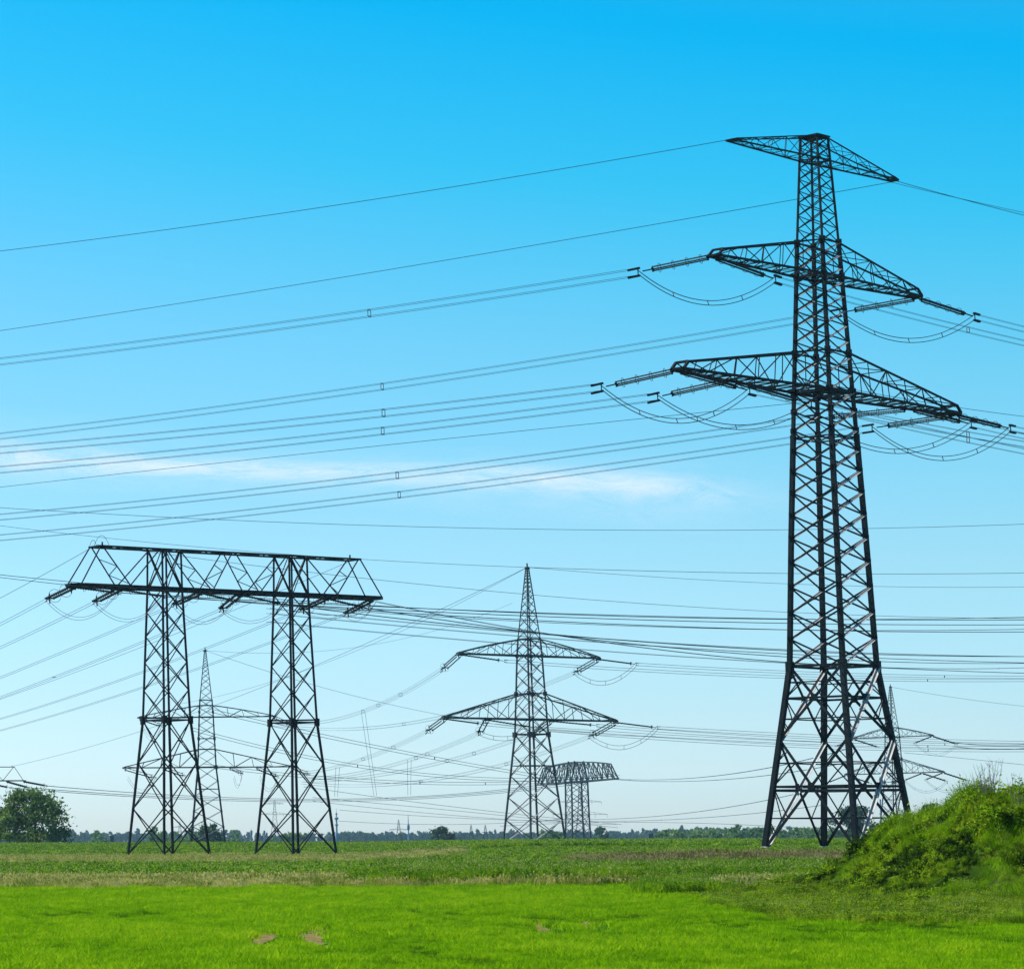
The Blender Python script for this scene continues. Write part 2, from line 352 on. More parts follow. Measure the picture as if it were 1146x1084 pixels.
def big_pylon():
    X, Y, th = 86.66, 256.7, R(39.314)
    root = empty('lattice_pylon', (X, Y, CZ), th)
    tag(root, 'tallest dark steel lattice pylon with three crossarms, standing left of the grassy bank', 'pylon')
    lv = [(-1.5, 4.55, 4.40), (-.5, 4.402, 4.259), (14.479, 2.582, 2.498), (25.407, 2.223, 2.152), (37.969, 1.745, 1.688), (50.765, 1.25, 1.21), (59.9, .836, .809)]
    bd = Body(lv)
    bd.legs(root, [(-1.5, 14.48, .40), (14.48, 33.9, .36), (33.9, 50.8, .27), (50.8, 59.9, .15)], STEEL)
    zs1 = panels(bd, 14.48, 37.8, .47); zs2 = panels(bd, 37.8, 50.77, .47); zs3 = panels(bd, 50.77, 59.9, .52)
    sunlit = [MB(), MB(), MB(), MB()]
    fm = brace_faces(bd, zs1, .15, .05, .46, (14.48,), sunlit)
    f2 = brace_faces(bd, zs2, .12, .045, .34, (), sunlit); f3 = brace_faces(bd, zs3, .085, .035, 0, (59.9,))
    for k in range(4):
        gm = fm[k]
        for (p, q) in ((-.95, 8.3), (8.3, 14.48)):
            big_panel(gm, sunlit[k] if k in (0, 2) else gm, bd, k, p, q, .23, .08)
        for extra in (f2[k], f3[k]):
            o = len(gm.v); gm.v += extra.v; gm.f += [tuple(i + o for i in f) for f in extra.f]
        fo = gm.build('bracing', STEEL, root)
        if sunlit[k].v: sunlit[k].build('sunlit_brace', SUNLIT_STEEL, fo)['label'] = 'diagonal braces coloured pale as if sunlit'
    for z, w in ((14.48, .2), (37.8, .2), (47.8, .16), (33.9, .12), (4.0, .14)):
        a, b = bd.half(z); dm = MB()
        dm.bar((-a, -b, z - .02), (a, b, z - .02), w * .7); dm.bar((a, -b, z + .1), (-a, b, z + .1), w * .7)
        for i in range(4): dm.bar(bd.pt(i, z), bd.pt((i + 1) % 4, z), w, w * .9, bd.face_n(i))
        dm.build('diaphragm', STEEL, root)
    for z, r_ in ((14.48, .85), (50.77, .6), (41.2, .6), (37.8, .7), (47.8, .6), (33.9, .6)):
        for c in range(4):
            p = bd.pt(c, z); MB().bar((p[0], p[1], z - r_ / 2), (p[0], p[1], z + r_ / 2), r_ * .62).build('gusset_plate', STEEL, root)
    for c, nm in ((0, 0), (2, 2)):
        st = MB(); z = 1.5
        while z < 49:
            p = Vector(bd.pt(c, z)); sgn = 1 if int(z / .42) % 2 else -1
            st.bar(p, p + Vector((sgn * .38, 0, 0)), .05); z += .42
        p, q = Vector(bd.pt(c, 1)), Vector(bd.pt(c, 49)); st.bar(p, q, .06)
        st.build('climbing_rungs', STEEL, root)
    for c in range(4):
        p = bd.pt(c, -.5); x0, y0 = X + p[0] * math.cos(th) - p[1] * math.sin(th), Y + p[0] * math.sin(th) + p[1] * math.cos(th)
        gz = float(ground(x0, y0)) - CZ
        MB().tube([(p[0], p[1], gz - .4), (p[0], p[1], gz + .35), (p[0], p[1], gz + .42)], [.5, .45, .3], 12).build('footing', CONC, root)
    crossarm(root, bd, 57.916, 59.9, 12.563, .12, 5, STEEL, .35, .2, dense=1)
    crossarm(root, bd, 47.817, 50.765, 15.447, .17, 5, STEEL, .5, .6, lw=.5)
    crossarm(root, bd, 37.826, 41.2, 20.979, .2, 6, STEEL, .6, .65, lw=.55)
    top = MB(); a, b = bd.half(59.9)
    top.box((0, 0, 60.0), 2 * a + .3, 2 * b + .3, .12); top.build('top_platform', STEEL, root)
    def W(x, y, z):
        return np.array([X + x * math.cos(th) - y * math.sin(th), Y + x * math.sin(th) + y * math.cos(th), z + CZ])
    return W
T1 = big_pylon()

def portal(X, Y, th, gz=-1.45, label='', z0=0.0, det=1, mt=STEEL, k=1.0):
    root = empty('portal_pylon', (X, Y, CZ + z0), th)
    tag(root, label, 'pylon', 'portal pylons')
    root.scale = (k, k, k)
    S, zb, zt, Lb, Lt = 8.014, 25.516, 29.509, 19.66, 16.527
    g = gz / k
    lv = [(g - .9, 2.85, 3.26), (12.165, 1.626, 1.857), (25.256, 1.197, 1.367), (zt, 1.15, 1.3)]
    for s in (-1, 1):
        bd = Body(lv, s * S)
        bd.legs(root, [(g - .9, 12.165, .2), (12.165, zb, .17), (zb, zt, .15)], mt)
        zs = [g + .1] + [g + .1 + (12.165 - g - .1) * t for t in (.34, .68, 1)]
        up = panels(bd, 12.165, zb, .92)
        ms = brace_faces(bd, zs, .12, .05, .25 if det else 0, (12.165,)); m2 = brace_faces(bd, up, .1, .045, .18 if det else 0, ()); m3 = brace_faces(bd, [zb, zt], .1, .05, 0, ())
        for q in range(4):
            for extra in (m2[q], m3[q]):
                o = len(ms[q].v); ms[q].v += extra.v; ms[q].f += [tuple(i + o for i in f) for f in extra.f]
            ms[q].build('bracing', mt, root)
        d = MB(); a, b = bd.half(12.165)
        d.bar((s * S - a, -b, 12.3), (s * S + a, b, 12.3), .16); d.bar((s * S + a, -b, 12.42), (s * S - a, b, 12.42), .16)
        d.build('diaphragm', mt, root)
        for c in range(4): MB().box(bd.pt(c, 12.165), .4, .4, .8).build('gusset_plate', mt, root)
        if det:
            for c in range(4):
                p = bd.pt(c, g); x0, y0 = X + k * (p[0] * math.cos(th) - p[1] * math.sin(th)), Y + k * (p[0] * math.sin(th) + p[1] * math.cos(th))
                zz = (float(ground(x0, y0)) - CZ) / k
                MB().tube([(p[0], p[1], zz - .4), (p[0], p[1], zz + .22), (p[0], p[1], zz + .28)], [.36, .34, .22], 10).build('footing', CONC, root)
    bt = MB(); lc = MB(); W_ = 1.3
    for sy in (-1, 1):
        bt.bar((-Lb + 1, sy * W_, zb), (Lb - 1, sy * W_, zb), .26, .3)
        for s in (-1, 1): bt.bar((s * (Lb - 1), sy * W_, zb), (s * Lb, sy * .5, zb), .24, .28)
    for s in (-1, 1): bt.bar((s * Lb, -.5, zb), (s * Lb, .5, zb), .26)
    n = 26
    for j in range(n):
        x0, x1 = -Lb + 1 + (2 * Lb - 2) * j / n, -Lb + 1 + (2 * Lb - 2) * (j + 1) / n
        lc.bar((x0, -W_, zb - .1), (x1, W_, zb - .1), .1); lc.bar((x0, W_, zb + .05), (x1, -W_, zb + .05), .1); lc.bar((x1, -W_, zb), (x1, W_, zb), .12)
    bo = bt.build('lower_beam', mt, root); lc.build('lacing', mt, bo)
    tt = MB(); lc = MB()
    for sy in (-1, 1): tt.bar((-Lt, sy * 1.0, zt), (Lt, sy * 1.0, zt), .16, .18)
    n = 18
    for j in range(n):
        x0, x1 = -Lt + 2 * Lt * j / n, -Lt + 2 * Lt * (j + 1) / n
        sg = 1 if j % 2 else -1
        lc.bar((x0, -sg * 1.0, zt), (x1, sg * 1.0, zt), .09); lc.bar((x1, -1, zt), (x1, 1, zt), .1)
    for s in (-1, 1): tt.bar((s * Lt, -1, zt), (s * Lt, 1, zt), .18); tt.bar((s * (Lt - .8), -.2, zt), (s * (Lt - .8), -.2, zt + .5), .12)
    to = tt.build('upper_beam', mt, root); lc.build('lacing', mt, to)
    web = MB()
    def diag(x0, x1, w=.12):
        for sy in (-1, 1): web.bar((x0, sy * 1.0, zt), (x1, sy * W_, zb), w, .06, (0, 1, 0))
    for s in (-1, 1):
        diag(s * (Lt - .1), s * (Lb - .6), .13); diag(s * (Lt - .3), s * (S + 5.0), .13)
        diag(s * (S + 1.2), s * (S + 5.2)); diag(s * (S - 1.2), s * 3.1); diag(s * .2, s * 2.9)
        for (xa, xb) in ((Lt - .3, S + 5.0), (S - 1.2, 3.1), (.2, 2.9)):
            pp = [(s * (xa + (xb - xa) * t), (1, -1)[k % 2] * 1.15, zt + (zb - zt) * t) for k, t in enumerate((.28, .5, .68, .92))]
            for q0, q1 in zip(pp, pp[1:]): web.bar(q0, q1, .07)
        for sy in (-1, 1):
            web.bar((s * (S + 1.1), sy * 1.2, zt), (s * (S - 1.1), sy * 1.25, zb), .1); web.bar((s * (S - 1.1), sy * 1.2, zt), (s * (S + 1.1), sy * 1.25, zb), .1)
    web.build('web_bracing', mt, root)
    def W(x, y, z): return np.array([X + k * (x * math.cos(th) - y * math.sin(th)), Y + k * (x * math.sin(th) + y * math.cos(th)), k * z + CZ + z0])
    return W
T2 = portal(43.433, 312.8, R(28.474), label='dark portal pylon of two lattice columns joined by a truss beam, left in the field')
_p7 = P(-47, 876, 800)
T7 = portal(_p7[0] , 800, R(-4), 3.5, 'far portal pylon cut by the left picture edge, above the broad leafy tree', z0=-7.2, det=0, mt=STEEL, k=.9)

def danube(X, Y, th, label, g=-.6):
    root = empty('lattice_pylon', (X, Y, CZ), th); tag(root, label, 'pylon', 'pointed pylons with two crossarms')
    lv = [(g - .6, 3.95, 3.5), (-.309, 3.854, 3.406), (17.8, 2.08, 1.85), (20.194, 1.983, 1.753), (31.3, 1.56, 1.38), (34.2, 1.38, 1.24), (46.6, .16, .15)]
    bd = Body(lv)
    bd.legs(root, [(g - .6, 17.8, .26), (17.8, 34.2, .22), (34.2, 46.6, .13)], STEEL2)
    zs = [g] + [g + (17.8 - g) * t for t in (.215, .42, .62, .82, 1)]
    sunlit = [MB(), MB(), MB(), MB()]
    ms = brace_faces(bd, zs, .13, .06, .3, (17.8, 12.5), sunlit); m2 = brace_faces(bd, panels(bd, 17.8, 34.2, .8), .11, .05, .25, (24.8, 34.2), sunlit); m3 = brace_faces(bd, panels(bd, 34.2, 46.3, .8), .08, .04, 0, ())
    for q in range(4):
        for extra in (m2[q], m3[q]):
            o = len(ms[q].v); ms[q].v += extra.v; ms[q].f += [tuple(i + o for i in f) for f in extra.f]
        fo = ms[q].build('bracing', STEEL2, root)
        if sunlit[q].v: sunlit[q].build('sunlit_brace', SUNLIT_STEEL, fo)
    d = MB()
    for c in range(4):
        for z, q in ((17.8, .6), (24.8, .48), (31.3, .42)): MB().box(bd.pt(c, z), q, q, q * 1.5).build('gusset_plate', STEEL2, root)
    a, b = bd.half(17.8); d.bar((-a, -b, 17.8), (a, b, 17.8), .15); d.bar((a, -b, 17.95), (-a, b, 17.95), .15)
    d.build('diaphragm', STEEL2, root)
    cap = MB(); cap.bar((-.5, 0, 46.3), (.5, 0, 46.3), .25); cap.bar((0, 0, 46), (0, 0, 47.2), .18); cap.build('peak', STEEL2, root)
    crossarm(root, bd, 31.259, 34.1, 15.685, .22, 4, STEEL2, .45, .3, arch=.15)
    crossarm(root, bd, 20.399, 24.8, 19.251, .25, 4, STEEL2, .45, .3)
    return root
def frame_of(root):
    th = root.rotation_euler.z; X, Y, Z = root.location; sx_, sz_ = root.scale.x, root.scale.z
    def W(x, y, z): return np.array([X + sx_ * (x * math.cos(th) - y * math.sin(th)), Y + sx_ * (x * math.sin(th) + y * math.cos(th)), sz_ * z + Z])
    return W
t3 = danube(123.581, 520.0, R(28.5), 'mid-distance pointed lattice pylon with two wide crossarms, nearest the picture centre')
T3 = frame_of(t3)
t4 = copy_tree(t3); t4['label'] = 'distant pointed pylon seen between the two columns of the portal pylon'
_p = P(233, 940, 700); t4.location = (_p[0], 700, CZ); t4.rotation_euler.z = R(-9.4); t4.scale = (1, 1, .94); T4f = frame_of(t4)
for ch in t4.children:
    if ch.name.startswith('crossarm'): ch.location.z = -2.6 if min(c[2] for c in ch.bound_box) < 25 else -1.2
def T4(x, y, z): return T4f(x, y, z - (0 if z > 40 else 2.6 if z < 25 else 1.2))
t5 = copy_tree(t3); t5['label'] = 'distant pointed pylon seen behind the right foot of the tallest pylon'
_p = P(1003, 940, 935); t5.location = (_p[0], 935, CZ - 1); t5.rotation_euler.z = R(-62); t5.scale = (1, 1, 1.02); T5 = frame_of(t5)

def arch_pylon():
    c = P(647, 940, 1170); X, Y = c[0], 1170.; th = R(-83)
    root = empty('lattice_pylon', (X, Y, CZ), th); tag(root, 'distant squat pylon with one long arched crossarm, right of the central pointed pylon', 'pylon')
    zb, zt = 21.9, 29.6
    bd = Body([(-4, 3.75, 3.75), (9, 3.35, 3.35), (zb, 3.2, 3.2), (zt, 3.2, 1.8)])
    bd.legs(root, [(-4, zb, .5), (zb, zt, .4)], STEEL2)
    ms = brace_faces(bd, [-4, -.2, 4.4, 9, 13.3, 17.6, zb, zt], .22, .1, .5, (9,))
    for m in ms: m.build('bracing', STEEL2, root)
    L = 40.0; m = MB(); l = MB()
    N_ = 14
    def hb(t): return (t * L, 0, zb + .4 * t)
    def ht(t): return (t * (L - 6), 0, zt - .2 + .0 - 1.5 * abs(t) ** 1.8)
    for sy in (-1, 1):
        def wb(t): return sy * (2.7 - 2.0 * abs(t))
        for j in range(-7, 7):
            a, b = j / 7, (j + 1) / 7
            A, B, C, D = [Vector((p[0], wb(t) * (1 if q else .6), p[2])) for p, t, q in ((hb(a), a, 1), (hb(b), b, 1), (ht(a), a, 0), (ht(b), b, 0))]
            m.bar(A, B, .55); m.bar(C, D, .4)
            l.bar(A, D, .22); l.bar(B, D, .2); l.bar(C, B, .2)
        for s in (-1, 1):
            A, C = Vector((hb(s)[0], wb(s), hb(s)[2])), Vector((ht(s)[0], wb(s) * .6, ht(s)[2])); m.bar(A, C, .35)
    for j in range(-7, 8):
        t = j / 7; w = 2.7 - 2.0 * abs(t); l.bar((t * L, -w, zb + .4 * t), (t * L, w, zb + .4 * t), .3)
    o = m.build('crossarm', STEEL2, root); l.build('lacing', STEEL2, o)
    def W(x, y, z): return np.array([X + x * math.cos(th) - y * math.sin(th), Y + x * math.sin(th) + y * math.cos(th), z + CZ])
    return W
T6 = arch_pylon()

# ------------------------------------------------------------------ cables
def solve_s(A, d, px):               # distance along plan direction d from A whose picture column is px
    s = 0.0
    for _ in range(30):
        f0 = proj((A[0] + d[0] * s, A[1] + d[1] * s, A[2]))[0] - px
        f1 = proj((A[0] + d[0] * (s + .01), A[1] + d[1] * (s + .01), A[2]))[0] - px
        s -= f0 / ((f1 - f0) / .01)
    return s
def parab(A, Bx, By, pts, curv=1 / 3000.):
    """vertical-plane parabola from A to plan point (Bx,By) through the given picture points"""
    A = np.array(A, float); d = np.array([Bx - A[0], By - A[1]]); L = np.linalg.norm(d); d /= L
    S, Z = [0.0], [A[2]]
    for (px, py) in pts:
        s = solve_s(A, d, px); z = P(px, py, A[1] + d[1] * s)[2]; S.append(s); Z.append(z)
    S, Z = np.array(S), np.array(Z)
    if len(S) == 2:
        c = curv; b = (Z[1] - Z[0]) / S[1] - c * S[1]; a = Z[0]
    else:
        w = np.ones(len(S)); w[0] = 50; w[-1] = 6
        M = np.stack([np.ones_like(S), S, S * S], 1) * w[:, None]; a, b, c = np.linalg.lstsq(M, Z * w, rcond=None)[0]
    end = S[-1]
    return lambda s: np.array([A[0] + d[0] * s, A[1] + d[1] * s, a + b * s + c * s * s]), end, d
def cable(label, fn, s0, s1, d, kind='single', r=.02, spacers=(), group=None, mt=None, seg=36, sep=(.25, .3)):
    mt = mt or CABLE
    side = np.array([-d[1], d[0], 0.0]); base = fn(s0)
    offs = {'single': [(0, 0)], 'twin': [(-sep[0], 0), (sep[0], 0)], 'stack': [(0, -sep[1]), (0, sep[1])],
            'quad': [(-sep[0], -sep[1]), (sep[0], -sep[1]), (sep[0], sep[1]), (-sep[0], sep[1])]}[kind]
    ss = np.linspace(s0, s1, seg)
    pts = [fn(s) - base for s in ss]
    if kind == 'single':
        o = MB().tube(pts, r, 5).build('overhead_cable', mt); o.location = base
        if spacers:
            pass
        return tag(o, label, 'power line', group)
    root = empty('overhead_cable', base); tag(root, label, 'power line', group)
    for (h, v) in offs:
        MB().tube([p + side * h + np.array([0, 0, v]) for p in pts], r, 5).build('conductor', mt, root)
    for s in spacers:
        p = fn(s) - base; m = MB()
        cs = [p + side * h + np.array([0, 0, v]) for (h, v) in offs]
        for a, b in zip(cs, cs[1:] + cs[:1]): m.bar(a, b, max(.06, r * 3))
        m.build('spacer', FIT if r < .03 else mt, root)
    return root
def span(label, A, B=None, pts=(), kind='single', r=.02, ext=0, ext0=0, spx=(), Y1=None, direc=None, **kw):
    """cable from world point A to world point B, or to the last picture point with depth Y1 / plan direction"""
    A = np.array(A, float); pts = list(pts)
    if B is not None:
        Bp = np.array(B, float); fx, fy = proj(Bp); pts = pts + [(fx, fy)]; bx, by = Bp[0], Bp[1]
    elif Y1: q = P(pts[-1][0], pts[-1][1], Y1); bx, by = q[0], q[1]
    else:
        d = np.array(direc, float); d /= np.linalg.norm(d); s = solve_s(A, d, pts[-1][0]); bx, by = A[0] + d[0] * s, A[1] + d[1] * s
    fn, end, d = parab(A, bx, by, pts)
    sps = [solve_s(A, d, x) for x in spx]
    return cable(label, fn, -ext0, end + ext, d, kind, r, sps, **kw)

def shed_rod(a, b, r, n):
    a, b = Vector(a), Vector(b); pts, rr = [], []
    for i in range(n):
        t0 = i / n
        for dt, k in ((0, .55), (.5 / n, 1.0), (.62 / n, .55)): pts.append(a.lerp(b, t0 + dt)); rr.append(r * k)
    pts.append(b); rr.append(r * .5)
    return MB().tube(pts, rr, 6)
def istring(label, A, B, rods=3, r=.09, sep=.22, n=22, rings=3, link=.2, group=None, clamp=.8):
    """insulator string from arm A to cable end B"""
    A, B = Vector(A), Vector(B); root = empty('insulator_string', A); tag(root, label, 'insulator', group)
    D = B - A; d = D.normalized(); side = d.cross(Vector((0, 0, 1))).normalized(); up = side.cross(d)
    a0, b0 = D * .06, D * (1 - link)
    offs = {1: [(0, 0)], 2: [(-1, 0), (1, 0)], 3: [(-1, -.6), (1, -.6), (0, 1)], 4: [(-.5, -1.1), (.5, 0), (-.5, 1.1)]}[rods]
    for h, v in offs:
        o = side * h * sep + up * v * sep
        shed_rod(a0 + o, b0 + o, r, n).build('rod', PORC, root, True)
    m = MB(); m.bar(Vector((0, 0, 0)), a0, .1)
    for q in (a0, b0): m.bar(q - side * sep * 1.5, q + side * sep * 1.5, .14); m.bar(q - up * sep * 1.5, q + up * sep * 1.5, .12)
    m.bar(b0, D - d * clamp * .5, .09)
    m.build('yoke', STEEL, root)
    for i in range(rings):
        q = a0.lerp(b0, (i + .5) / rings if rings > 1 else 1); m = MB()
        rad = sep * (2.4 if rods == 4 else 1.9)
        m.tube([q + up * rad * math.cos(t * math.pi / 6) + side * rad * math.sin(t * math.pi / 6) for t in range(13)], .022, 4, False)
        m.build('arcing_ring', STEEL, root)
    m = MB()
    ck = min(1, clamp) * .4
    for s in (-1, 1): m.bar(D + Vector((0, 0, s * ck)) - d * clamp * .2, D + Vector((0, 0, s * ck)) + d * clamp * 1.1, .26 * min(1, clamp), .2 * min(1, clamp))
    m.bar(D + Vector((0, 0, -ck)), D + Vector((0, 0, ck)), .07)
    m.build('clamp', STEEL, root)
    return root
def jumper(label, A, B, low, r=.035, sep=.22, group=None, mt=None):
    A, B = np.array(A, float), np.array(B, float); M = (A + B) / 2
    zl = P(low[0], low[1], M[1])[2]; sag = M[2] - zl; d = (B - A)[:2]; d = d / np.linalg.norm(d)
    root = empty('jumper_loop', A); tag(root, label, 'jumper cable', group)
    side = np.array([-d[1], d[0], 0])
    def fn(t): return (B - A) * t - np.array([0, 0, 4 * sag * t * (1 - t)])
    for s in (-1, 1):
        off = np.array([0, 0, s * sep]) + side * s * .1
        MB().tube([fn(t) + off for t in np.linspace(0, 1, 22)], r, 6).build('conductor', mt or CABLE2, root, True)
    if r > .03:
        for t in (.25, .5, .75):
            p = fn(t); MB().bar(p - np.array([0, 0, sep]) - side * .1, p + np.array([0, 0, sep]) + side * .1, .06).build('spacer', FIT, root)
    return root

# --- tallest pylon
DL, DR = np.array([-.82, .572]), np.array([.75, .66])
def along(A, d, px, py):
    s = solve_s(A, d / np.linalg.norm(d), px); dd = d / np.linalg.norm(d); Yq = A[1] + dd[1] * s
    return P(px, py, Yq)
GL, GR = 'conductor bundles running left from the tallest pylon', 'conductor bundles running right from the tallest pylon'
phases = [  # name, attach local (x,z), left clamp px, left end y, spacer x, right clamp px, right end pix, jumper low
    ('left tip of middle arm', (-15.6, 47.7), (714, 304.5), 404.5, 413, (868, 312.5), (1146, 384), (790, 339)),
    ('right tip of middle arm', (15.6, 47.7), (940, 350), 488, 427, (1091, 354.5), (1146, 368.5), (1012, 381)),
    ('outer left tip of lowest arm', (-21.1, 37.7), (673, 433.5), 503.5, 429, (839, 437), (1146, 497), (751, 471)),
    ('inner left half of lowest arm', (-13.5, 37.6), (736, 444), 525.5, 428, (908, 452), (1146, 505), (819, 478)),
    ('inner right half of lowest arm', (13.6, 37.6), (912, 468.5), 578.5, 444, (1087, 474.5), (1146, 488), (997, 505)),
    ('outer right tip of lowest arm', (21.1, 37.7), (976, 479), 601.5, 446, (1131, 479.5), (1146, 482.5), (1053, 513)),
]
for nm, (lx, lz), lc, ly, spx, rc, rp_, low in phases:
    A = T1(lx, 0, lz)
    BL = along(A, DL, *lc); BR = along(A, DR, *rc)
    istring('left-pulling insulator string on tallest pylon, ' + nm, A, BL, 4, .09, .16, 42, 4, .2, 'insulator strings of the tallest pylon')
    istring('right-pulling insulator string on tallest pylon, ' + nm, A, BR, 4, .09, .13, 42, 4, .2, 'insulator strings of the tallest pylon')
    span('conductor bundle running left from tallest pylon, ' + nm, BL, pts=[(0, ly)], direc=DL, kind='quad', r=.019, ext=70, spx=[spx], group=GL, sep=(.3, .3))
    span('conductor bundle running right from tallest pylon, ' + nm, BR, pts=[rp_], direc=DR, kind='quad', r=.017, ext=80, spx=[1083] if lx < 0 else [], group=GR, sep=(.12, .25))
    jumper('sagging twin jumper loop on tallest pylon, ' + nm, BL, BR, low, .035, .21, 'jumper loops of the tallest pylon')
GE = 'thin earth wires'
span('thin earth wire running left from the left peak tip of the tallest pylon', T1(-12.8, 0, 57.9), pts=[(400, 226), (0, 281)], direc=DL, r=.028, ext=70, group=GE)
span('thin earth wire running left behind the mast from the tallest pylon right peak tip', T1(12.8, 0, 57.9), pts=[(885, 227), (400, 306.5), (0, 370)], direc=DL, r=.028, ext=70, group=GE)
span('thin earth wire running right from the right peak tip of the tallest pylon', T1(12.8, 0, 57.9), pts=[(1146, 241)], direc=DR, r=.028, ext=90, group=GE)
span('thin earth wire running right from the left peak tip of the tallest pylon', T1(-12.8, 0, 57.9), pts=[(1146, 238)], direc=DR, r=.022, ext=90, group=GE)
span('single thin cable running left from the tallest pylon mast under its lowest arm', T1(0, 1.7, 37.2), pts=[(860, 449), (400, 502), (0, 545)], direc=DL, r=.024, ext=70, group=GE)
span('single thin cable running right from the tallest pylon mast above its lowest arm', T1(0, 0, 38.6), pts=[(1066, 455), (1146, 466)], direc=DR, r=.024, ext=80, group=GE)

# --- portal pylon
DP = np.array([-.3, .954])
rows = [('first', -19.2, (52, 671), [(0, 698.5)]), ('second', -13.6, (105, 674), [(0, 724.5)]), ('third', -3.6, (194, 677), [(100, 717), (0, 758)]),
        ('fourth', 1.4, (247, 682), [(100, 742), (0, 780)]), ('fifth', 12.6, (336, 683), [(150, 755), (0, 804)]), ('sixth', 18.6, (386, 687), [(180, 762), (0, 817)])]
ptR = [[(132, 663), (760, 690), (1146, 693.5)], [(186, 668), (760, 694.6), (1146, 699)], [(262, 672), (760, 701), (1146, 707)],
       [(330, 679), (760, 721), (1146, 734.5)], [(418, 682), (760, 725.5), (1146, 742)], [(462, 684), (760, 729.5), (1146, 747)]]
jl = [(84, 692), (138, 694), (225, 697), (262, 696), (357, 690), (398, 692)]
for (nm, lx, lc, ends), rt, jw in zip(rows, ptR, jl):
    A = T2(lx, 0, 25.3); B = along(A, DP, *lc)
    istring('insulator string slanting down left under the portal beam, ' + nm + ' from left', A, B, 2, .17, .36, 12, 2, .12, 'insulator strings of the portal pylon', .35)
    span('conductor pair falling left from the portal beam, ' + nm + ' from left', B, pts=ends, direc=DP, kind='twin', r=.022, ext=90, group='conductors of the portal pylon', sep=(.28, .2), spx=[60] if nm == 'fourth' else [])
    q = P(rt[0][0], rt[0][1], A[1] + 2); k = .3
    B2 = A + (q - A) * min(1, 5.2 / np.linalg.norm(q - A))
    if nm == 'sixth': B2 = A + (q - A) * .12
    else: istring('insulator string running right just under the portal beam, ' + nm + ' from left', A, B2, 2, .12, .16, 14, 2, .15, 'insulator strings of the portal pylon', .35)
    span('conductor pair running far right from the portal beam, ' + nm + ' from left', B2, pts=rt[1:], Y1=345 if rt[1][1] < 710 else 385, kind='twin', r=.026, ext=120, group='conductors of the portal pylon', sep=(.18, .1), mt=CABLE2, spx=[800 + 17 * lx] if lx > 0 else [780])
    jumper('jumper loop hanging under the portal beam, ' + nm + ' from left', B, B2, jw, .022, .15, 'jumper loops of the portal pylon')
span('earth wire falling left from the left end of the portal upper beam', T2(-16.5, 0, 29.6), pts=[(0, 669)], direc=DP, r=.026, ext=90, group=GE)
span('earth wire falling left from the right end of the portal upper beam', T2(16, 0, 29.4), pts=[(323, 657), (160, 723), (0, 782)], direc=DP, r=.024, ext=90, group=GE)
span('earth wire running right from the left end of the portal upper beam', T2(-16.2, 0, 29.7), pts=[(251, 630), (450, 653.5), (760, 677), (888, 684), (1146, 692)], Y1=370, r=.024, ext=120, group=GE)
for i, side in enumerate(('left', 'right')):
    a = T2(-16.6, 0, 29.55); b = T2(-15.4 + i * .7, 0, 29.6)
    m = MB(); c = T2(-15.8 + i * 1.5, 0, 30.3 + .5 * i)
    pts = [a + (b - a) * t + np.array([0, 0, (.75 + .35 * i) * 4 * t * (1 - t)]) for t in np.linspace(0, 1, 12)] if i else [a + np.array([-.5, -.2, -.2]) + (b - a) * t * .8 + np.array([0, 0, .8 * 4 * t * (1 - t)]) for t in np.linspace(0, 1, 12)]
    o = MB().tube([p - a for p in pts], .022, 5).build('jumper_loop', CABLE); o.location = a
    tag(o, 'thin wire hoop above the left end of the portal upper beam, %s one' % ('smaller left' if i == 0 else 'taller right'), 'jumper cable')

# --- long cables passing through the picture
def far(label, pts, Y0, Y1, kind='single', r=.03, ext=(0, 0), spx=(), group='distant cables crossing the sky', mt=None, sep=(.2, .2)):
    A = P(pts[0][0], pts[0][1], Y0)
    return span(label, A, pts=pts[1:], Y1=Y1, kind=kind, r=r, ext=ext[1], ext0=ext[0], spx=spx, group=group, mt=mt, sep=sep)
far('thin cable crossing the whole picture, closest above the portal upper beam', [(0, 568), (251, 582.5), (640, 592.5), (888, 592), (1146, 586.4)], 330, 360, r=.026, ext=(100, 100), group=GE)
far('dark conductor passing close in front of the portal beam, upper one of two', [(0, 643), (78, 653), (250, 668), (400, 677.5), (760, 688), (1146, 690.5)], 285, 290, r=.03, ext=(80, 80), mt=CABLE2)
far('dark conductor passing close in front of the portal beam, lower one of two', [(0, 646), (78, 657), (250, 674), (400, 685), (760, 699), (1146, 704)], 287, 292, r=.028, ext=(80, 80), mt=CABLE2)
for i, (ya, yb, yc, yd) in enumerate([(695.5, 720.8, 727, 734.4), (700, 725, 732, 741.4), (708.5, 735, 742.5, 753)]):
    far('%s of three dark lines dropping gently right from behind the portal' % ('top', 'middle', 'bottom')[i], [(300, ya - 15 + i), (460, ya), (760, yb), (885, yc), (1146, yd)], 326, 400, 'twin', .022, ext=(0, 120), mt=CABLE2, group='conductors behind the portal pylon', sep=(.3, .1))
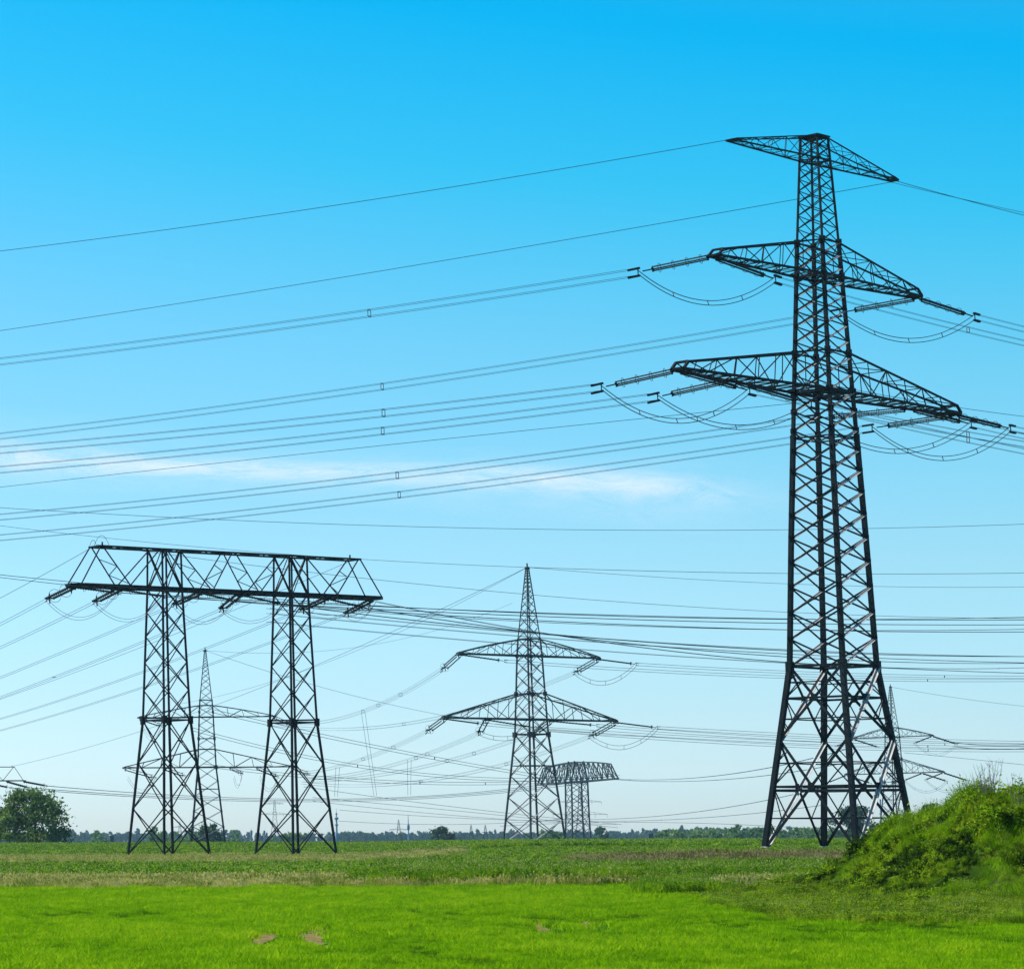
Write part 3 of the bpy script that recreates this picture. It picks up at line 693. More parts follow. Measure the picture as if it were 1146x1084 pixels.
# --- pointed pylon right of centre
top3 = T3(0, 0, 46.5)
span('earth wire running left over the portal from the central pointed pylon peak', top3, pts=[(460, 628.4), (89, 599), (0, 588)], Y1=560, r=.036, ext=100, group=GE)
span('earth wire running right from the central pointed pylon peak, upper of two', top3, pts=[(760, 639.6), (888, 641.5), (1146, 641)], Y1=560, r=.042, ext=150, group=GE)
span('earth wire running right from the central pointed pylon peak, lower of two', top3, pts=[(760, 647.5), (888, 653), (1146, 656.5)], Y1=600, r=.034, ext=150, group=GE)
span('thin wire falling left from the central pointed pylon peak to the left-edge portal', top3, B=T7(15.5, 0, 29.7), pts=[(460, 699), (322, 756), (243, 787), (130, 826)], r=.038, group=GE)
span('shorter of two thin wires falling steeply left from the central pointed pylon peak', top3, pts=[(460, 701), (430, 714), (357, 744)], Y1=640, r=.03, ext=120, group=GE)
D3R = np.array([.9, .36])
w3 = [('left tip of upper arm', (-15.5, 31.1), (495, 749), (0.0, 0.0), (565, 739.5), (1146, 757.5), None, 4),
      ('right tip of upper arm', (15.5, 31.1), (643, 752.5), 0, (712, 743), (1146, 761), (676, 764), 4),
      ('left tip of lower arm', (-19.1, 20.2), (478, 818), 0, (541, 810), (1146, 831), None, 4),
      ('inner left part of lower arm', (-10, 20.2), (536, 820), 0, (600, 814), (1146, 834), (568, 826), 4),
      ('inner right part of lower arm', (4.3, 20.2), (598, 820), 0, (668, 811.5), (1146, 836), None, 4),
      ('right tip of lower arm', (19.1, 20.2), (660, 824), 0, (736, 814), (1146, 839), (697, 836), 4)]
r3 = {'left tip of upper arm': [(740, 752), (885, 757), (1146, 761)], 'right tip of upper arm': [(740, 745), (885, 752), (1146, 757.5)],
      'left tip of lower arm': [(740, 827), (885, 834), (1146, 839.5)], 'inner left part of lower arm': [(740, 822.5), (885, 830.5), (1146, 836.5)], 'inner right part of lower arm': [(740, 818), (885, 826.5), (1146, 833.5)], 'right tip of lower arm': [(760, 815), (885, 822), (1146, 830.5)]}
leftends = [[(448, 776), (406, 796.5), (357, 808)], [(600, 768), (497, 801), (451, 811), (357, 815.5)], [(440, 836), (406, 849), (363, 861)],
            [(478, 843), (420, 861), (372, 869)], [(530, 843.5), (450, 862), (380, 872)], [(610, 843), (566, 856), (470, 872), (390, 879)]]
t4ends = [(14, 31.0), (-14, 31.0), (18, 20.2), (10, 20.2), (-10, 20.2), (-18, 20.2)]
sp3 = [[448, 423, 406], [451], [440, 406], [478, 465], [530, 500], [566, 470]]
for (nm, (lx, lz), lc, _, rc, re, low, n), le, te, sps in zip(w3, leftends, t4ends, sp3):
    A = T3(lx, 0, lz); tgt = T4(te[0], 0, te[1]); d = (tgt - A)[:2]
    B = along(A, d, *lc) if abs(lc[0] - proj(A)[0]) > 3 else A + np.array([*(d / np.linalg.norm(d) * 5), -2])
    if np.linalg.norm(B - A) > 9 or np.linalg.norm(B - A) < 3: B = P(lc[0], lc[1], A[1] + 4.5)
    C = along(A, D3R, *rc)
    istring('insulator string hanging down left, ' + nm + ', pylon nearest picture centre', A, B, 3, .13, .42, 12, 1, .14, 'insulator strings of the pylon right of centre', .5)
    istring('insulator string pulling right, ' + nm + ', pylon nearest picture centre', A, C, 2, .15, .16, 12, 1, .14, 'insulator strings of the pylon right of centre', .5)
    Lr = span('conductor bundle falling left, ' + nm + ', pylon nearest picture centre', B, pts=le, Y1=655, kind='quad', r=.02, ext=30, spx=sps, group='distant conductor bundles falling left', sep=(.3, .25))
    span('conductor bundle running right, ' + nm + ', pylon nearest picture centre', C, pts=r3[nm], Y1=590, kind='stack', r=.036, ext=150, spx=[1038] if lx < 0 else [1057], group='distant conductor bundles running right', sep=(.3, .22))
    if low: jumper('jumper loop below the ' + nm + ', pylon nearest picture centre', B, C, low, .04, .35, 'jumper loops of the pylon right of centre')
# --- pylon between the portal columns
for nm, (lx, lz), e in (('left tip of upper arm', (-15.4, 31.1), (181, 812)), ('right tip of upper arm', (15.4, 31.1), (326, 811)), ('left tip of lower arm', (-19.1, 20.2), (174, 870)),
                        ('inner left part of lower arm', (-10, 20.2), (207, 868)), ('inner right part of lower arm', (5.3, 20.2), (271, 865)), ('middle right part of lower arm', (11.2, 20.2), (311, 869)), ('right tip of lower arm', (19.1, 20.2), (346, 866))):
    A = T4(lx, 0, lz); B = P(e[0], e[1], A[1] - 5)
    istring('faint insulator string, ' + nm + ', pylon between the portal columns', A, B, 3, .12, .35, 8, 1, .12, 'insulator strings of the pylon between the portal columns', .4)
    if nm[:4] == 'left' or 'middle' in nm or 'inner right' in nm:
        jumper('faint jumper loop, ' + nm + ', pylon between the portal columns', A + np.array([1.2, 3, -2]), B, ((proj(A)[0] + e[0]) / 2, e[1] + 15), .03, .3, 'jumper loops of the pylon between the portal columns', CABLE)
top4 = T4(0, 0, 46.4)
span('faint wire falling right from the peak of the pylon between the portal columns', top4, pts=[(322, 756), (434, 789), (497, 801), (560, 811)], Y1=760, r=.04, ext=60, group=GE)
span('faint level wire going right from the peak of the pylon between the portal columns', top4, pts=[(322, 731), (400, 723), (440, 717)], Y1=760, r=.03, ext=60, group=GE)
# --- portal at the left edge to the arched pylon
for i, (lx, e, pts, tx) in enumerate((
        (18.9, (52, 879), [(130, 889), (300, 894.5), (440, 890)], -38), (14.0, (32, 881), [(130, 890.5), (300, 896), (440, 891.5)], -10), (6, (11, 881), [(130, 892.5), (300, 897.5), (440, 893)], 12))):
    A = T7(lx, 0, 25.3); B = P(e[0], e[1], 803)
    nm = ('outer', 'middle', 'inner')[i]
    istring('dark insulator string pulling right from the left-edge portal, %s one of three' % nm, A, B, 2, .3, .3, 10, 1, .1, 'insulator strings of the portal at the left edge', .4)
    span('low distant conductor bundle passing behind the portal columns, from %s insulator of left-edge portal' % nm, B, B=T6(tx, 0, 21.5), pts=pts, kind='twin', r=.06, group='low distant conductor bundles', sep=(.3, .3), mt=CABLE2)
for i, (lx, e, lowp) in enumerate(((14, (32, 881), (14, 899)), (18.9, (52, 879), (40, 892)))):
    A = T7(lx, 0, 25.3); jumper('faint jumper loop under the portal at the left edge, %s one of two' % ('left', 'right')[i], A + np.array([-3, 1, -1.5]), P(e[0], e[1], 803), lowp, .04, .3, 'jumper loops of the portal at the left edge', CABLE)
for i, (xa, ya, xb, yb) in enumerate(((406.5, 797, 420, 890), (458, 850, 458, 889), (378, 858, 376, 891))):
    a, b = P(xa, ya, 700), P(xb, yb, 705); root = empty('connecting_wires', b)
    tag(root, 'pair of thin upright wires linking two distant lines, %s of three' % ('tallest, slanting one', 'shorter right one', 'shortest left one')[i], 'power line', 'upright wire pairs')
    for dx in (-.33, .33): MB().tube([a - b + np.array([dx * 1.3, 0, 0]), np.array([dx, 0, 0.])], .035, 4).build('wire', CABLE, root)
# --- arched pylon to the pylon behind the tall one
for i, (pts, nm) in enumerate((([(780, 871.5), (860, 857), (948, 838)], 'upper'), ([(780, 874.5), (860, 866), (952, 852)], 'lower'))):
    span('distant conductor pair rising right from the arched pylon, %s one' % nm, T6(39.5 - 4 * i, 0, 22.2), pts=pts, Y1=950, kind='twin', r=.075, spx=[827, 705] if i == 0 else [802], group='distant conductors of the arched pylon', sep=(.3, .3))
for i, (pts, nm) in enumerate((([(620, 916), (717, 914), (790, 907), (860, 895), (925, 880)], 'highest'), ([(620, 917.5), (740, 917), (860, 908.5), (925, 900)], 'second'), ([(560, 924), (700, 919), (860, 925), (940, 929)], 'lowest'))):
    far('faint far line low over the trees right of the arched pylon, %s of three' % nm, pts, 1500, 1300, 'twin', .09, (0, 0), [pts[1][0], pts[-2][0]], 'faint far lines over the treeline', CABLE, (.3, .35))
GT = 'faint far lines left of centre'
nlist = ['first', 'second', 'third', 'fourth', 'fifth', 'sixth', 'seventh', 'eighth']
for i, (pts, sps, tw) in enumerate((([(352, 821), (430, 838), (500, 850), (570, 863)], [486], 1), ([(340, 846), (430, 862), (500, 868), (590, 872)], [400], 1), ([(350, 869), (450, 875), (540, 876.5), (600, 875)], [470, 543], 1),
        ([(340, 880), (440, 893), (520, 905), (600, 913)], [498, 471], 0), ([(350, 892), (440, 899), (520, 909), (600, 916)], [399, 533], 0), ([(350, 896), (440, 906), (520, 913), (600, 918.5)], [555], 0),
        ([(380, 906), (440, 911), (500, 914), (566, 917)], [], 0), ([(375, 918), (440, 921.5), (500, 922), (566, 920.5)], [], 0))):
    far('faint sagging far line between portal and central pointed pylon, %s from top' % nlist[i], pts, 900 + 60 * i, 1000 + 60 * i, 'stack' if tw else 'single', .075, (60, 60) if i < 3 else (0, 60), sps, GT, CABLE, (.3, .45))
# --- pylon behind the tallest one
jb = []
for nm, (lx, lz) in (('left tip of upper arm', (-15.4, 31.1)), ('right tip of upper arm', (15.4, 31.1)), ('left tip of lower arm', (-19, 20.2)), ('inner right part of lower arm', (11, 20.2)), ('right tip of lower arm', (19, 20.2))):
    A = T5(lx, 0, lz); x0, y0 = proj(A); es = []
    for sd, dx, dy in ((-1, -20, 8), (1, 28, 9)):
        B = P(x0 + dx, y0 + dy, A[1] + 3); es.append(B)
        istring('distant insulator string going %s, %s, pylon behind the tallest one' % (('left', 'right')[sd > 0], nm), A, B, 2, .26, .2, 8, 1, .1, 'insulator strings of the pylon behind the tallest one', .3)
    if 'right' in nm: jumper('faint jumper loop, %s, pylon behind the tallest one' % nm, es[0], es[1], (x0 + 4, y0 + 21), .035, .3, 'jumper loops of the pylon behind the tallest one', CABLE)
span('faint wire falling right from the point of the pylon behind the tallest one', T5(0, 0, 46.4), pts=[(1060, 779), (1146, 790)], Y1=1000, r=.045, ext=200, group=GE)
far('faint twin line sloping down right above the twiggy shrub on the bank', [(1012, 842), (1075, 848), (1146, 855.5)], 940, 1020, 'twin', .035, (0, 150), [1115, 1128], 'faint lines at the right edge', CABLE)
far('distant conductor bundle going right from the upper arm of the pylon behind the tallest', [(1069, 833), (1146, 835)], 936, 1000, 'quad', .06, (0, 150), (), 'faint lines at the right edge', CABLE2, (.4, .6))

# ------------------------------------------------------------------ far pylons, towers, chimney, boards
def far_pylon(x, ytop, ybase, Y, arms, label, wbase=7.0):
    b = P(x, ybase, Y); t = P(x, ytop, Y); g = float(ground(b[0], Y)); H = t[2] - g
    root = empty('lattice_pylon', (b[0], Y, g), R(-8)); tag(root, label, 'pylon', 'small pylons on the horizon')
    k = Y / 3400 * .35
    bd = Body([(0, wbase / 2, wbase / 2), (H * .55, wbase * .16, wbase * .16), (H, .2, .2)])
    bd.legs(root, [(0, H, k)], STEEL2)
    zs = panels(bd, 0, H * .95, 1.1); m = MB()
    for q in brace_faces(bd, zs, k * .55, k * .4): o = len(m.v); m.v += q.v; m.f += [tuple(i + o for i in f) for f in q.f]
    m.build('bracing', STEEL2, root)
    for (ya, half) in arms:
        z = P(x, ya, Y)[2] - g; L = half * Y / 3400; a = MB(); w = bd.half(z)[0]
        for s in (-1, 1):
            for sy in (-1, 1):
                a.bar((0, sy * w, z), (s * L, 0, z), k * .9); a.bar((0, sy * w * .8, z + L * .16), (s * L, 0, z), k * .6)
            for j in range(1, 5): a.bar((s * L * j / 5, 0, z), (s * L * (j - .5) / 5, 0, z + L * .16 * (1 - j / 5)), k * .5)
            for j in (.98, .55): a.bar((s * L * j, 0, z), (s * L * j, 0, z - L * .12), k * .6)
        a.build('crossarm', STEEL2, root)
far_pylon(308, 895, 941, 1500, [(899, 10), (911, 17)], 'small faint pylon on the horizon seen within the right portal column')
far_pylon(201.5, 919, 941, 2000, [(925, 7), (931, 10)], 'tiny faint pylon on the horizon seen inside the left portal column')
far_pylon(446.5, 916.5, 939, 1900, [(928, 10.5)], 'small horizon pylon with one broad arm, beside the slim mast with a pod')
far_pylon(527.5, 922.5, 940, 2000, [(933.5, 13)], 'small horizon pylon with one low broad arm, right of the lone round tree')
far_pylon(543.5, 922.5, 940, 2100, [(931, 4)], 'narrow tiny pylon on the horizon just left of the foot of the pointed pylon')
far_pylon(650, 878, 942, 1600, [(897, 24), (911, 30)], 'faint pylon mostly hidden behind the arched pylon, two arm ends showing right')
HAZE_BLUE = mat('haze_tinted_tower', [(.12, .2, .3), (.2, .3, .4)], .1, .7)  # distance haze put into the colour of the far towers as blue
DARKB = mat('dark_board', [(.012, .03, .05), (.02, .045, .07)], .1, .8)
def rev(root, name, prof, mt, k=14):
    return MB().tube([(0, 0, z) for z, r in prof], [r for z, r in prof], k).build(name, mt, root, False)
def tower(x, ytop, ybase, Y, prof, label, cat, name, parts):
    b = P(x, ybase, Y); g = float(ground(b[0], Y)); root = empty(name, (b[0], Y, g)); tag(root, label, cat)
    def Z(y): return P(x, y, Y)[2] - g
    s = Y / 3400
    for pn, pr in parts: rev(root, pn, [(Z(y) if y is not None else 0, r * s) for y, r in pr], HAZE_BLUE)
tower(377, 904, 940, 1900, None, 'pale blue stepped telecom tower on the horizon right of the portal', 'tower', 'telecom_tower',
      [('base', [(None, 2.6), (940, 2.4), (932, 2.0), (931.5, 1.6)]), ('shaft', [(931.5, 1.1), (918, .9), (909, .6), (908.5, .25), (904, .15)]),
       ('platform', [(923.5, 1.2), (923, 2.0), (922, 2.0), (921.6, 1.1)]), ('platform', [(917, 1.2), (916, 2.3), (914.5, 2.3), (913.8, 1.1)]), ('platform', [(911, .9), (910.6, 1.4), (909.8, 1.3), (909.4, .7)])])
tower(457.3, 911, 940, 2000, None, 'slim pale blue mast with a round pod on the horizon', 'tower', 'television_tower',
      [('shaft', [(None, 1.0), (929, .7), (928.5, .7)]), ('pod', [(928.5, .8), (927.5, 1.5), (924, 1.6), (922.5, 1.2), (922, .6)]), ('antenna', [(922, .5), (915, .35), (911, .12)])])
tower(281.3, 927, 940, 1500, None, 'small mushroom shaped water tower, first left of the right portal column', 'tower', 'water_tower',
      [('stem', [(None, .7), (934.5, .6)]), ('tank', [(934.5, .9), (933.5, 1.4), (929.5, 1.5), (928.8, 1.2), (928.5, .2), (927, .15)])])
tower(295.8, 928, 940, 1600, None, 'small dark water tower just inside the right portal column left leg', 'tower', 'water_tower',
      [('stem', [(None, .6), (933, .5)]), ('tank', [(933, .7), (932.4, 1.3), (929.5, 1.3), (928.8, .8)])])
tower(986.8, 894, 940, 1400, None, 'thin blue chimney on the horizon right of the dark round tree', 'chimney', 'factory_chimney',
      [('shaft', [(None, 1.3), (925, 1.0), (896, .8), (895.7, 1.0), (894, 1.0)]), ('platform', [(903, .9), (902.7, 1.5), (902, 1.5), (901.8, .9)])])
for i, (x, y0, y1, w, Y, lb) in enumerate(((125, 934.5, 944, 4.2, 1300, 'dark rectangular hoarding left of the portal in front of the far trees'), (728, 932.5, 942, 5.5, 1300, 'larger dark rectangular hoarding right of the arched pylon'), (770, 936.5, 942, 3.6, 1500, 'smallest dark hoarding on the horizon left of the tallest pylon'))):
    a, b = P(x, y0, Y), P(x, y1 + .5, Y); g = float(ground(a[0], Y)); root = empty('hoarding', (a[0], Y, g), R(12)); tag(root, lb, 'billboard')
    s = Y / 3400 * w / 2
    MB().bar((-s, 0, (a[2] + b[2]) / 2 - g), (s, 0, (a[2] + b[2]) / 2 - g), a[2] - b[2] , .6, (0, 1, 0)).build('board', DARKB, root)
    for q in (-.7, .7): MB().bar((s * q, .5, 0), (s * q, .5, a[2] - g), .4).build('post', DARKB, root)

# ------------------------------------------------------------------ vegetation sources
def leaves_mesh(name, centers, sizes, mt, flat=.0):
    """many small leaf quads, fully random orientation"""
    n = len(centers); c = np.asarray(centers); s = np.asarray(sizes)[:, None]
    a = rng.normal(size=(n, 3)); a /= np.linalg.norm(a, axis=1)[:, None]
    b = rng.normal(size=(n, 3)); b -= a * (a * b).sum(1)[:, None]; b /= np.linalg.norm(b, axis=1)[:, None]
    v = np.stack([c - a * s, c + b * s * .6, c + a * s, c - b * s * .6], 1).reshape(-1, 3)
    f = np.arange(n * 4).reshape(n, 4)
    me = bpy.data.meshes.new(name); me.from_pydata(v.tolist(), [], f.tolist()); me.materials.append(mt)
    return me
def blades(name, n, h, spread, w, lean, mts, heads=0, hw=.03, leafy=0, lw=.05):
    v, f, mi = [], [], []
    for i in range(n):
        a = random.uniform(0, 2 * math.pi); r = spread * math.sqrt(random.random()); x, y = r * math.cos(a), r * math.sin(a)
        hh = h * random.uniform(.55, 1.1); d = random.uniform(0, 2 * math.pi); ln = lean * random.uniform(.3, 1.2) * hh
        dx, dy = math.cos(d), math.sin(d); o = random.uniform(0, math.pi); wx, wy = math.cos(o) * w / 2, math.sin(o) * w / 2
        k = len(v); m = .45
        v += [(x - wx, y - wy, -.03), (x + wx, y + wy, -.03), (x + dx * ln * .3 + wx * .8, y + dy * ln * .3 + wy * .8, hh * .6), (x + dx * ln * .3 - wx * .8, y + dy * ln * .3 - wy * .8, hh * .6), (x + dx * ln, y + dy * ln, hh)]
        f += [(k, k + 1, k + 2, k + 3), (k + 3, k + 2, k + 4)]; mi += [0, 0]
        tx, ty = x + dx * ln, y + dy * ln
        if heads and random.random() < heads:
            for q in range(2):
                k = len(v); o = random.uniform(0, math.pi); ax, ay = math.cos(o) * hw, math.sin(o) * hw
                v += [(tx, ty, hh - hw * 1.6), (tx + ax, ty + ay, hh), (tx, ty, hh + hw * 1.9), (tx - ax, ty - ay, hh)]; f.append((k, k+1, k+2, k+3)); mi.append(1)
        for q in range(leafy):
            t = random.uniform(.15, 1); c = Vector((x + dx * ln * t * t, y + dy * ln * t * t, hh * t)); an = random.uniform(0, 6.28); tl = random.uniform(-.5, .7)
            L = Vector((math.cos(an) * math.cos(tl), math.sin(an) * math.cos(tl), math.sin(tl))) * lw * random.uniform(.6, 1.4); S = Vector((-math.sin(an), math.cos(an), random.uniform(-.6, .6))) * lw * .35
            k = len(v); v += [tuple(c), tuple(c + L * .5 + S), tuple(c + L), tuple(c + L * .5 - S)]; f.append((k, k+1, k+2, k+3)); mi.append(1 if heads == 0 and len(mts) > 1 else 0)
    me = bpy.data.meshes.new(name); me.from_pydata(v, [], f)
    for m in mts: me.materials.append(m)
    me.polygons.foreach_set('material_index', mi)
    return bpy.data.objects.new(name, me)
def source(name, objs):
    c = bpy.data.collections.new(name)
    for o in objs: c.objects.link(o)
    return c
def scatter(name, label, pts, cl, scl, nvar, tilt=.12, idx=None):
    pts = np.asarray(pts); n = len(pts)
    me = bpy.data.meshes.new(name); me.vertices.add(n); me.vertices.foreach_set('co', pts.astype(np.float32).ravel())
    at = me.attributes.new('rot', 'FLOAT_VECTOR', 'POINT'); r = np.stack([rng.normal(0, tilt, n), rng.normal(0, tilt, n), rng.uniform(0, 6.283, n)], 1).astype(np.float32); at.data.foreach_set('vector', r.ravel())
    at = me.attributes.new('scl', 'FLOAT', 'POINT'); at.data.foreach_set('value', np.asarray(scl, np.float32))
    at = me.attributes.new('idx', 'INT', 'POINT'); at.data.foreach_set('value', (rng.integers(0, nvar, n) if idx is None else idx).astype(np.int32))
    o = bpy.data.objects.new(name, me); col.objects.link(o)
    ng = bpy.data.node_groups.new(name, 'GeometryNodeTree')
    ng.interface.new_socket('Geometry', in_out='INPUT', socket_type='NodeSocketGeometry'); ng.interface.new_socket('Geometry', in_out='OUTPUT', socket_type='NodeSocketGeometry')
    gi, go = ng.nodes.new('NodeGroupInput'), ng.nodes.new('NodeGroupOutput')
    ip = ng.nodes.new('GeometryNodeInstanceOnPoints'); ci = ng.nodes.new('GeometryNodeCollectionInfo')
    ci.inputs['Collection'].default_value = cl; ci.inputs['Separate Children'].default_value = True; ci.inputs['Reset Children'].default_value = True
    ip.inputs['Pick Instance'].default_value = True
    def na(nm, ty):
        q = ng.nodes.new('GeometryNodeInputNamedAttribute'); q.data_type = ty; q.inputs['Name'].default_value = nm; return q.outputs['Attribute']
    ng.links.new(gi.outputs[0], ip.inputs['Points']); ng.links.new(ci.outputs[0], ip.inputs['Instance'])
    ng.links.new(na('idx', 'INT'), ip.inputs['Instance Index']); ng.links.new(na('rot', 'FLOAT_VECTOR'), ip.inputs['Rotation']); ng.links.new(na('scl', 'FLOAT'), ip.inputs['Scale'])
    ng.links.new(ip.outputs[0], go.inputs[0])
    md = o.modifiers.new('scatter', 'NODES'); md.node_group = ng
    return tag(o, label, None, None, 'stuff')
def vnoise(X, Y, s, seed=0):
    r = np.random.default_rng(seed); g = r.random((64, 64)); x, y = X / s, Y / s
    i, j = np.floor(x).astype(int), np.floor(y).astype(int); fx, fy = x - i, y - j; fx = fx * fx * (3 - 2 * fx); fy = fy * fy * (3 - 2 * fy)
    G = lambda a, b: g[a % 64, b % 64]
    return (G(i, j) * (1 - fx) + G(i + 1, j) * fx) * (1 - fy) + (G(i, j + 1) * (1 - fx) + G(i + 1, j + 1) * fx) * fy
U0, U1 = .045, .425
def field_pts(n, Y0, Y1, u0=U0, u1=U1, power=0):
    Y = Y0 + (Y1 - Y0) * rng.random(n); u = u0 + (u1 - u0) * rng.random(n); X = u * Y
    return X, Y, u
def ux(px): return (px - PPX) / F

BRIGHT = leafmat('young_crop_leaf', [(.115, .27, .001), (.175, .36, .002), (.27, .45, .004)], .9, .5, .6, .6, .02)
GREEN = leafmat('meadow_green_leaf', [(.06, .14, .002), (.14, .27, .004), (.26, .38, .01)], .6, .45, .7, .6, .02)
WEEDG = leafmat('rank_weed_leaf', [(.05, .10, .003), (.14, .235, .006), (.29, .38, .02)], .7, .45, .8, .6, .02)
DEEP = leafmat('root_crop_leaf', [(.04, .12, .003), (.08, .19, .005), (.15, .27, .01)], .15, .35, .6, .6, .02)
DRY = leafmat('dry_grass', [(.22, .29, .03), (.44, .43, .09), (.66, .58, .22)], .3, .4, .6, .7, .02)
DOCK = leafmat('brown_stalk', [(.17, .16, .045), (.29, .25, .085), (.44, .36, .16)], .2, .35, .6, .7, .02)
SEED_GLINT = leafmat('seed_head_leaf_glint', [(.3, .33, .08), (.52, .5, .2)], 1, .4, .5)

MIDG = leafmat('deep_crop_leaf', [(.035, .10, .002), (.065, .16, .003), (.10, .21, .006)], .9, .5, .6, .6, .02)
YELG = leafmat('yellowing_crop_leaf', [(.17, .34, .002), (.25, .43, .004), (.34, .48, .01)], .9, .5, .6, .6, .02)
DARKW = leafmat('shade_dark_leaf', [(.012, .035, .003), (.03, .07, .005), (.06, .11, .008)], .8, .35, .6, .6, .02)  # dark tufts paint the shadows between clumps on the bank
srcN = source('crop_tufts', [blades('crop_tuft_a', 22, .075, .12, .012, .6, [MIDG]), blades('crop_tuft_b', 24, .10, .12, .012, .8, [BRIGHT]), blades('crop_tuft_c', 24, .105, .12, .012, .8, [BRIGHT]), blades('crop_tuft_d', 24, .10, .12, .012, .9, [YELG])])
srcW = source('weed_tufts', [blades('weed_tuft', 26, .42, .2, .014, .45, [WEEDG]), blades('weed_tuft', 26, .38, .2, .012, .3, [WEEDG, WEEDG], 0, 0, 2, .09), blades('weed_tuft', 12, .45, .18, .012, .3, [WEEDG, GREEN], 0, 0, 6, .08),
                             blades('weed_tuft', 22, .5, .2, .012, .5, [WEEDG, SEED_GLINT], .15, .014), blades('weed_tuft', 26, .32, .25, .018, .7, [BRIGHT])])
srcB = source('bank_tufts', [blades('bank_tuft_%s' % n, *a) for n, a in (('a', (40, .46, .22, .014, .55, [GREEN])), ('b', (34, .42, .22, .014, .5, [WEEDG, WEEDG], 0, 0, 1, .08)), ('c', (14, .45, .18, .012, .3, [WEEDG, GREEN], 0, 0, 9, .08)), ('d', (36, .55, .22, .012, .6, [GREEN, SEED_GLINT], .15, .014)), ('e', (44, .40, .25, .014, .8, [BRIGHT])), ('f', (20, .3, .22, .014, .4, [DARKW, DARKW], 0, 0, 8, .08)))])
srcD = source('dry_tufts', [blades('dry_tuft', 40, .4, .4, .02, .5, [DRY, DRY], .6, .03), blades('dry_tuft', 36, .36, .4, .022, .8, [DRY, SEED_GLINT], .4, .03), blades('dry_tuft', 30, .34, .35, .025, .6, [GREEN, DRY], .6, .03)])
srcC = source('beet_tufts', [blades('beet_tuft', 12, .32, .4, .03, .4, [DEEP, DEEP], 0, 0, 9, .13), blades('beet_tuft', 14, .3, .4, .03, .5, [DEEP, GREEN], 0, 0, 8, .12), blades('beet_tuft', 10, .34, .4, .03, .5, [DEEP, SEED_GLINT], .10, .025)])  # pale heads here paint the white glint off the crop leaves
srcR = source('dock_tufts', [blades('dock_tuft', 22, .8, .5, .025, .25, [DOCK, DOCK], .9, .05), blades('dock_tuft', 16, .55, .5, .03, .3, [GREEN, GREEN], .5, .05), blades('dock_tuft', 20, .6, .5, .025, .3, [GREEN, DOCK], .8, .05)])
srcT = source('tall_tufts', [blades('tall_tuft', 34, .75, .45, .028, .3, [GREEN, SEED_GLINT], .03, .025), blades('tall_tuft', 26, .7, .45, .03, .3, [GREEN, DEEP], 0, 0, 8, .10), blades('tall_tuft', 30, .6, .45, .03, .5, [BRIGHT])])

# bare soil tracks in the crop: picture ellipses mapped to the ground
def gpt(px, py):
    x, y = unroll(px, py); Y = 1.7 * F / (y - HY); return np.array([(x - PPX) / F * Y * 1.0, Y])
soil = [[(276, 1056), (281, 1051), (290, 1046), (299, 1041)], [(346, 1057), (341, 1051), (336, 1045), (344, 1039), (356, 1033)], [(608, 1049), (600, 1042), (594, 1036), (598, 1031)], [(654, 1042), (648, 1035), (651, 1030)], [(698, 1016), (708, 1009), (716, 1006)]]
soilw = [.19, .22, .15, .13, .08]
SOIL = mat('bare_soil', [(.08, .06, .02), (.17, .13, .05), (.28, .22, .10)], 5, .95, 0, 'World', .5, spec=0)
track_pts = []
for i, (path, w) in enumerate(zip(soil, soilw)):
    g = np.array([gpt(*p) for p in path]); tt = np.linspace(0, 1, 14); k = np.linspace(0, 1, len(g))
    cx = np.interp(tt, k, g[:, 0]); cy = np.interp(tt, k, g[:, 1]); m = MB(); v = []
    for j, t in enumerate(tt):
        ww = w * (math.sin(math.pi * (t * .9 + .05)) ** .5) * random.uniform(.85, 1.15); track_pts.append((cx[j], cy[j], ww))
        z0 = float(ground(cx[j], cy[j])) + .03 * math.sin(cx[j] * .31 + cy[j] * .12) * math.sin(cy[j] * .17 - cx[j] * .05)
        for q in (-1.2 * random.uniform(.8, 1.15), -.4, .4, 1.3 * random.uniform(.75, 1.2)): m.v.append((cx[j] + q * ww, cy[j], z0 + .008 + .01 * random.random()))
    for j in range(13):
        for q in range(3): a = j * 4 + q; m.f.append((a, a + 1, a + 5, a + 4))
    o = m.build('bare_soil', SOIL, None, True)
    tag(o, 'patch of bare brown soil worn into the bright green crop', None, None, 'structure')
TP = np.array(track_pts)
thin = [((615, 1028), 9, 2), ((628, 1022), 9, 1.6), ((655, 1018), 12, 1.4), ((662, 1027), 8, 1.6), ((678, 1020), 9, 1.4), ((692, 1014), 8, 1.2), ((312, 1034), 6, 1.5), ((368, 1027), 8, 1.3), ((310, 1019), 14, 2.0), ((290, 1024), 10, 1.5), ((230, 1036), 14, 2.5), ((600, 1022), 12, 2), ((640, 1017), 22, 1.6), ((670, 1022), 18, 1.5), ((420, 1031), 10, 2), ((440, 1060), 60, 1.5), ((130, 1043), 10, 2), ((30, 1037), 18, 1.6), ((930, 1062), 60, 2.2), ((540, 1060), 40, 1.2), ((720, 1045), 30, 1.3)]
